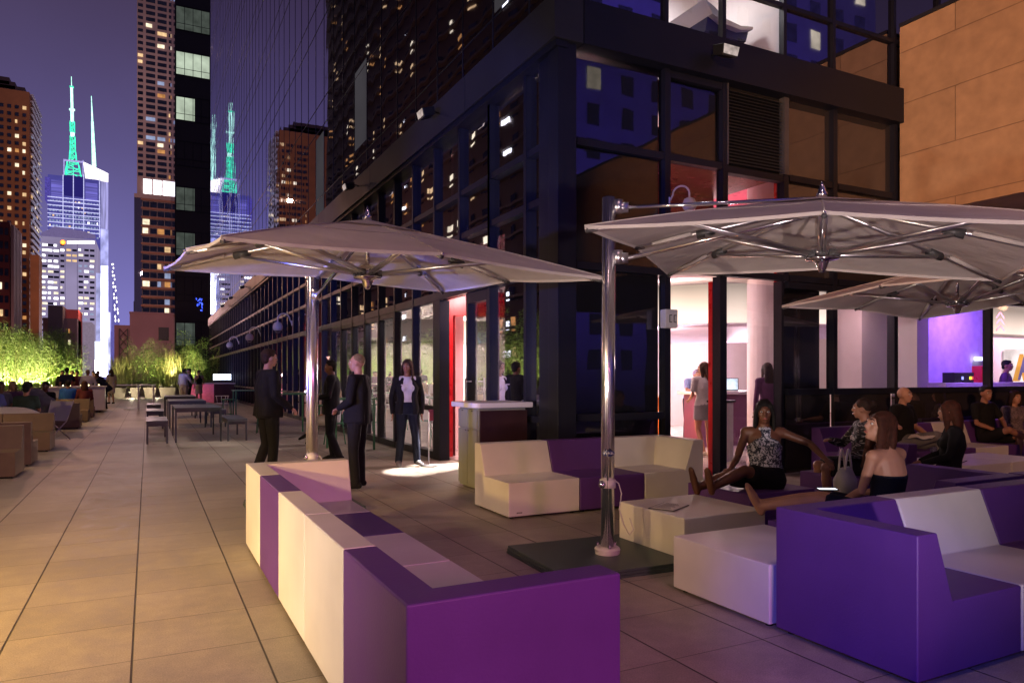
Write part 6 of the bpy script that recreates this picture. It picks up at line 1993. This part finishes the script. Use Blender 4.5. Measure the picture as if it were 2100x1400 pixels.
person('woman with auburn hair sitting beside the man in blue', X(173, 27.3), 27.3, -15, sit_at(.40), skin='fair', hair='auburn', hairstyle='shoulder', top='shirt', topc='wine', legc='black', female=True, vox=.02)
person('man in a dark shirt standing at the white tables, back turned', X(137, 33), 33, -5, STAND, dict(elR=V(.26, .12, 1.18), wrR=V(.22, .32, 1.1)), skin='tan', hair='black', top='tshirt', topc='navy', legc='palegrey', h=1.76, vox=.02)
person('man in a loose white shirt standing at the white tables', X(180, 34), 34, 10, STAND, dict(elR=V(.28, .05, 1.16), elL=V(-.28, .05, 1.16)), skin='tan', hair='fair', hairstyle='cropped', top='shirt', topc='white', legc='sand', h=1.70, vox=.02, girth=1.2)
person('man in a dark suit bending forward at the end of the white tables', X(214, 35), 35, -70, STAND, dict(pel=V(0, -.12, .93), che=V(0, .08, 1.18), nk=V(0, .22, 1.33), hd=V(0, .32, 1.42), shL=V(-.18, .18, 1.28), shR=V(.18, .18, 1.28), elL=V(-.24, .30, 1.08), elR=V(.24, .30, 1.08), wrL=V(-.15, .5, 1.05), wrR=V(.15, .5, 1.05)), skin='tan', hair='brown', top='jacket', topc='navy', legc='black', h=1.78, vox=.02)
person('slim woman in a pale dress standing right of the man in the dark suit', X(228, 42), 42, -30, STAND, skin='fair', hair='brown', hairstyle='long', top='tshirt', topc='sand', leg='skirt', legc='sand', h=1.78, female=True, vox=.022)
for i, (px, yy, tc_, hc_, lb) in enumerate(((128, 36, 'black', 'black', 'guest in black left of the man in the dark shirt'), (148, 37, 'wine', 'brown', 'guest in red facing the camera at the white tables'), (158, 38, 'plum', 'black', 'guest in plum behind the white tables'), (192, 39, 'green', 'black', 'guest in green right of the man in white'), (201, 38, 'plum', 'brown', 'guest behind the bending man'))):
    person(lb, X(px, yy), yy, 175, STAND, skin='tan', hair=hc_, top='shirt', topc=tc_, legc='black', h=1.68, vox=.025)
person('man in a white shirt standing at the far bar, turned away', X(377, 38.0), 38.0, 40, STAND, dict(elR=V(.27, .1, 1.17), wrR=V(.22, .3, 1.05)), skin='tan', hair='black', top='shirt', topc='white', leg='trousers', legc='sand', h=1.82, vox=.02, girth=1.12)
person('guest in black close behind the man in the white shirt', X(388, 38.8), 38.8, -100, STAND, skin='tan', hair='brown', hairstyle='short', top='shirt', topc='black', legc='black', h=1.80, vox=.022)
person('woman in a black sleeveless top leaning at the pink lit bar', X(408, 39.5), 39.5, -20, STAND, dict(elR=V(.28, .0, 1.16), wrR=V(.24, .18, .98)), skin='tan', hair='brown', hairstyle='bun', top='halter', topc='black', leg='skirt', legc='sand', h=1.74, female=True, vox=.022)
# white high tables the drinkers stand at
for i, (px, yy) in enumerate(((118, 31.5), (155, 32.0), (192, 32.8))):
    x_ = X(px, yy)
    t = thing('cocktail_table', ['white cocktail table at the left of the drinkers', 'white cocktail table before the man in the dark shirt', 'white cocktail table beside the bending man, candles on it'][i], 'table', (x_, yy, 0))
    MB().box(-.44, .44, -.4, .4, 1.0, 1.04).build('tabletop', M['white'], t, bevel=.004)
    MB().box(-.40, .40, -.36, .36, .1, .998).build('pedestal', M['white'], t)
    for k in range(2):
        c_ = thing('candle', 'tea light on a white cocktail table', 'candle', (x_ - .15 + k * .35, yy - .3, 1.041), 0, 'tea lights on the cocktail tables')
        MB().lathe([(.03, 0), (.035, .07), (.03, .07), (.028, .01)], n=12).build('holder', M['tumbler'], c_)
        MB().ball((0, 0, .04), (.014, .014, .025), 8, 6).build('flame', glow('flame', (1, .75, .3), 14), c_)

# ================================================================== TERRACE LIGHT
# warm floods at the left edge of the terrace, blue and magenta washes from the show lights behind the camera
lamp('SPOT', (-3.2, 4.0, 1.6), 1050, (1, .58, .12), (-1.7, 5.2, 0), .08, 100, 1, name='golden_flood')
lamp('SPOT', (-4.6, 1.6, 2.8), 950, (1, .60, .26), (-1.3, 4.9, 0), .12, 78, .8, name='warm_flood')
lamp('SPOT', (-5.8, 3.5, 3.4), 190, (1, .70, .50), (3.2, 4.0, .3), .10, 90, .8, name='warm_flood')
lamp('SPOT', (-6.0, 9.5, 2.8), 260, (1, .66, .36), (1.0, 8.5, .0), .10, 60, .8, name='warm_flood')
lamp('SPOT', (-6.0, 14, 2.6), 520, (1, .60, .28), (-1.2, 15.5, 0), .10, 84, .8, name='warm_flood')
lamp('SPOT', (-6.0, 24, 2.6), 620, (1, .62, .26), (-1.2, 25, 0), .10, 90, .8, name='warm_flood')
lamp('SPOT', (-6.0, 36, 2.6), 700, (1, .66, .28), (-.5, 38, 0), .10, 96, .8, name='warm_flood')
lamp('SPOT', (-2.6, 10, 9), 900, (1, .62, .42), (-1.6, 9.5, 0), .3, 92, 1, name='overhead_fill')  # these overhead fills are unseen, added to brighten the deck
lamp('SPOT', (2.2, .4, 9), 260, (1, .58, .60), (2.8, 2.0, 0), .3, 84, 1, name='overhead_fill')
lamp('SPOT', (-3, 28, 11), 1500, (1, .55, .33), (-2.4, 28, 0), .3, 100, 1, name='overhead_fill')
lamp('SPOT', (-7.0, 4.2, 1.3), 4200, (.10, .15, 1.0), (4.44, 9.8, 3.4), .08, 30, .5, name='blue_wash')
lamp('SPOT', (-6.5, 13, 3.2), 3600, (.12, .17, 1.0), (4.44, 24, 5.2), .08, 46, .6, name='blue_wash')
lamp('SPOT', (-6.5, 32, 3.2), 3600, (.12, .17, 1.0), (4.44, 42, 5.2), .08, 46, .6, name='blue_wash')
lamp('SPOT', (-1.6, -1.4, 2.9), 800, (.10, .08, 1.0), (3.14, 2.35, .25), .08, 16, .8, name='violet_wash')
lamp('SPOT', (-5.0, 2.0, .5), 1200, (1, .78, .62), (2.4, 5.4, 2.5), .1, 56, .8, name='warm_uplight')
lamp('SPOT', (.4, -2.2, .5), 950, (1, .78, .76), (4.5, 3.6, 2.5), .1, 44, .8, name='pink_fill')  # added fill that brightens the large canopy's underside
lamp('SPOT', (1.6, -2.6, 2.0), 720, (1, .24, .55), (1.2, 2.19, .3), .3, 50, .9, name='magenta_wash')
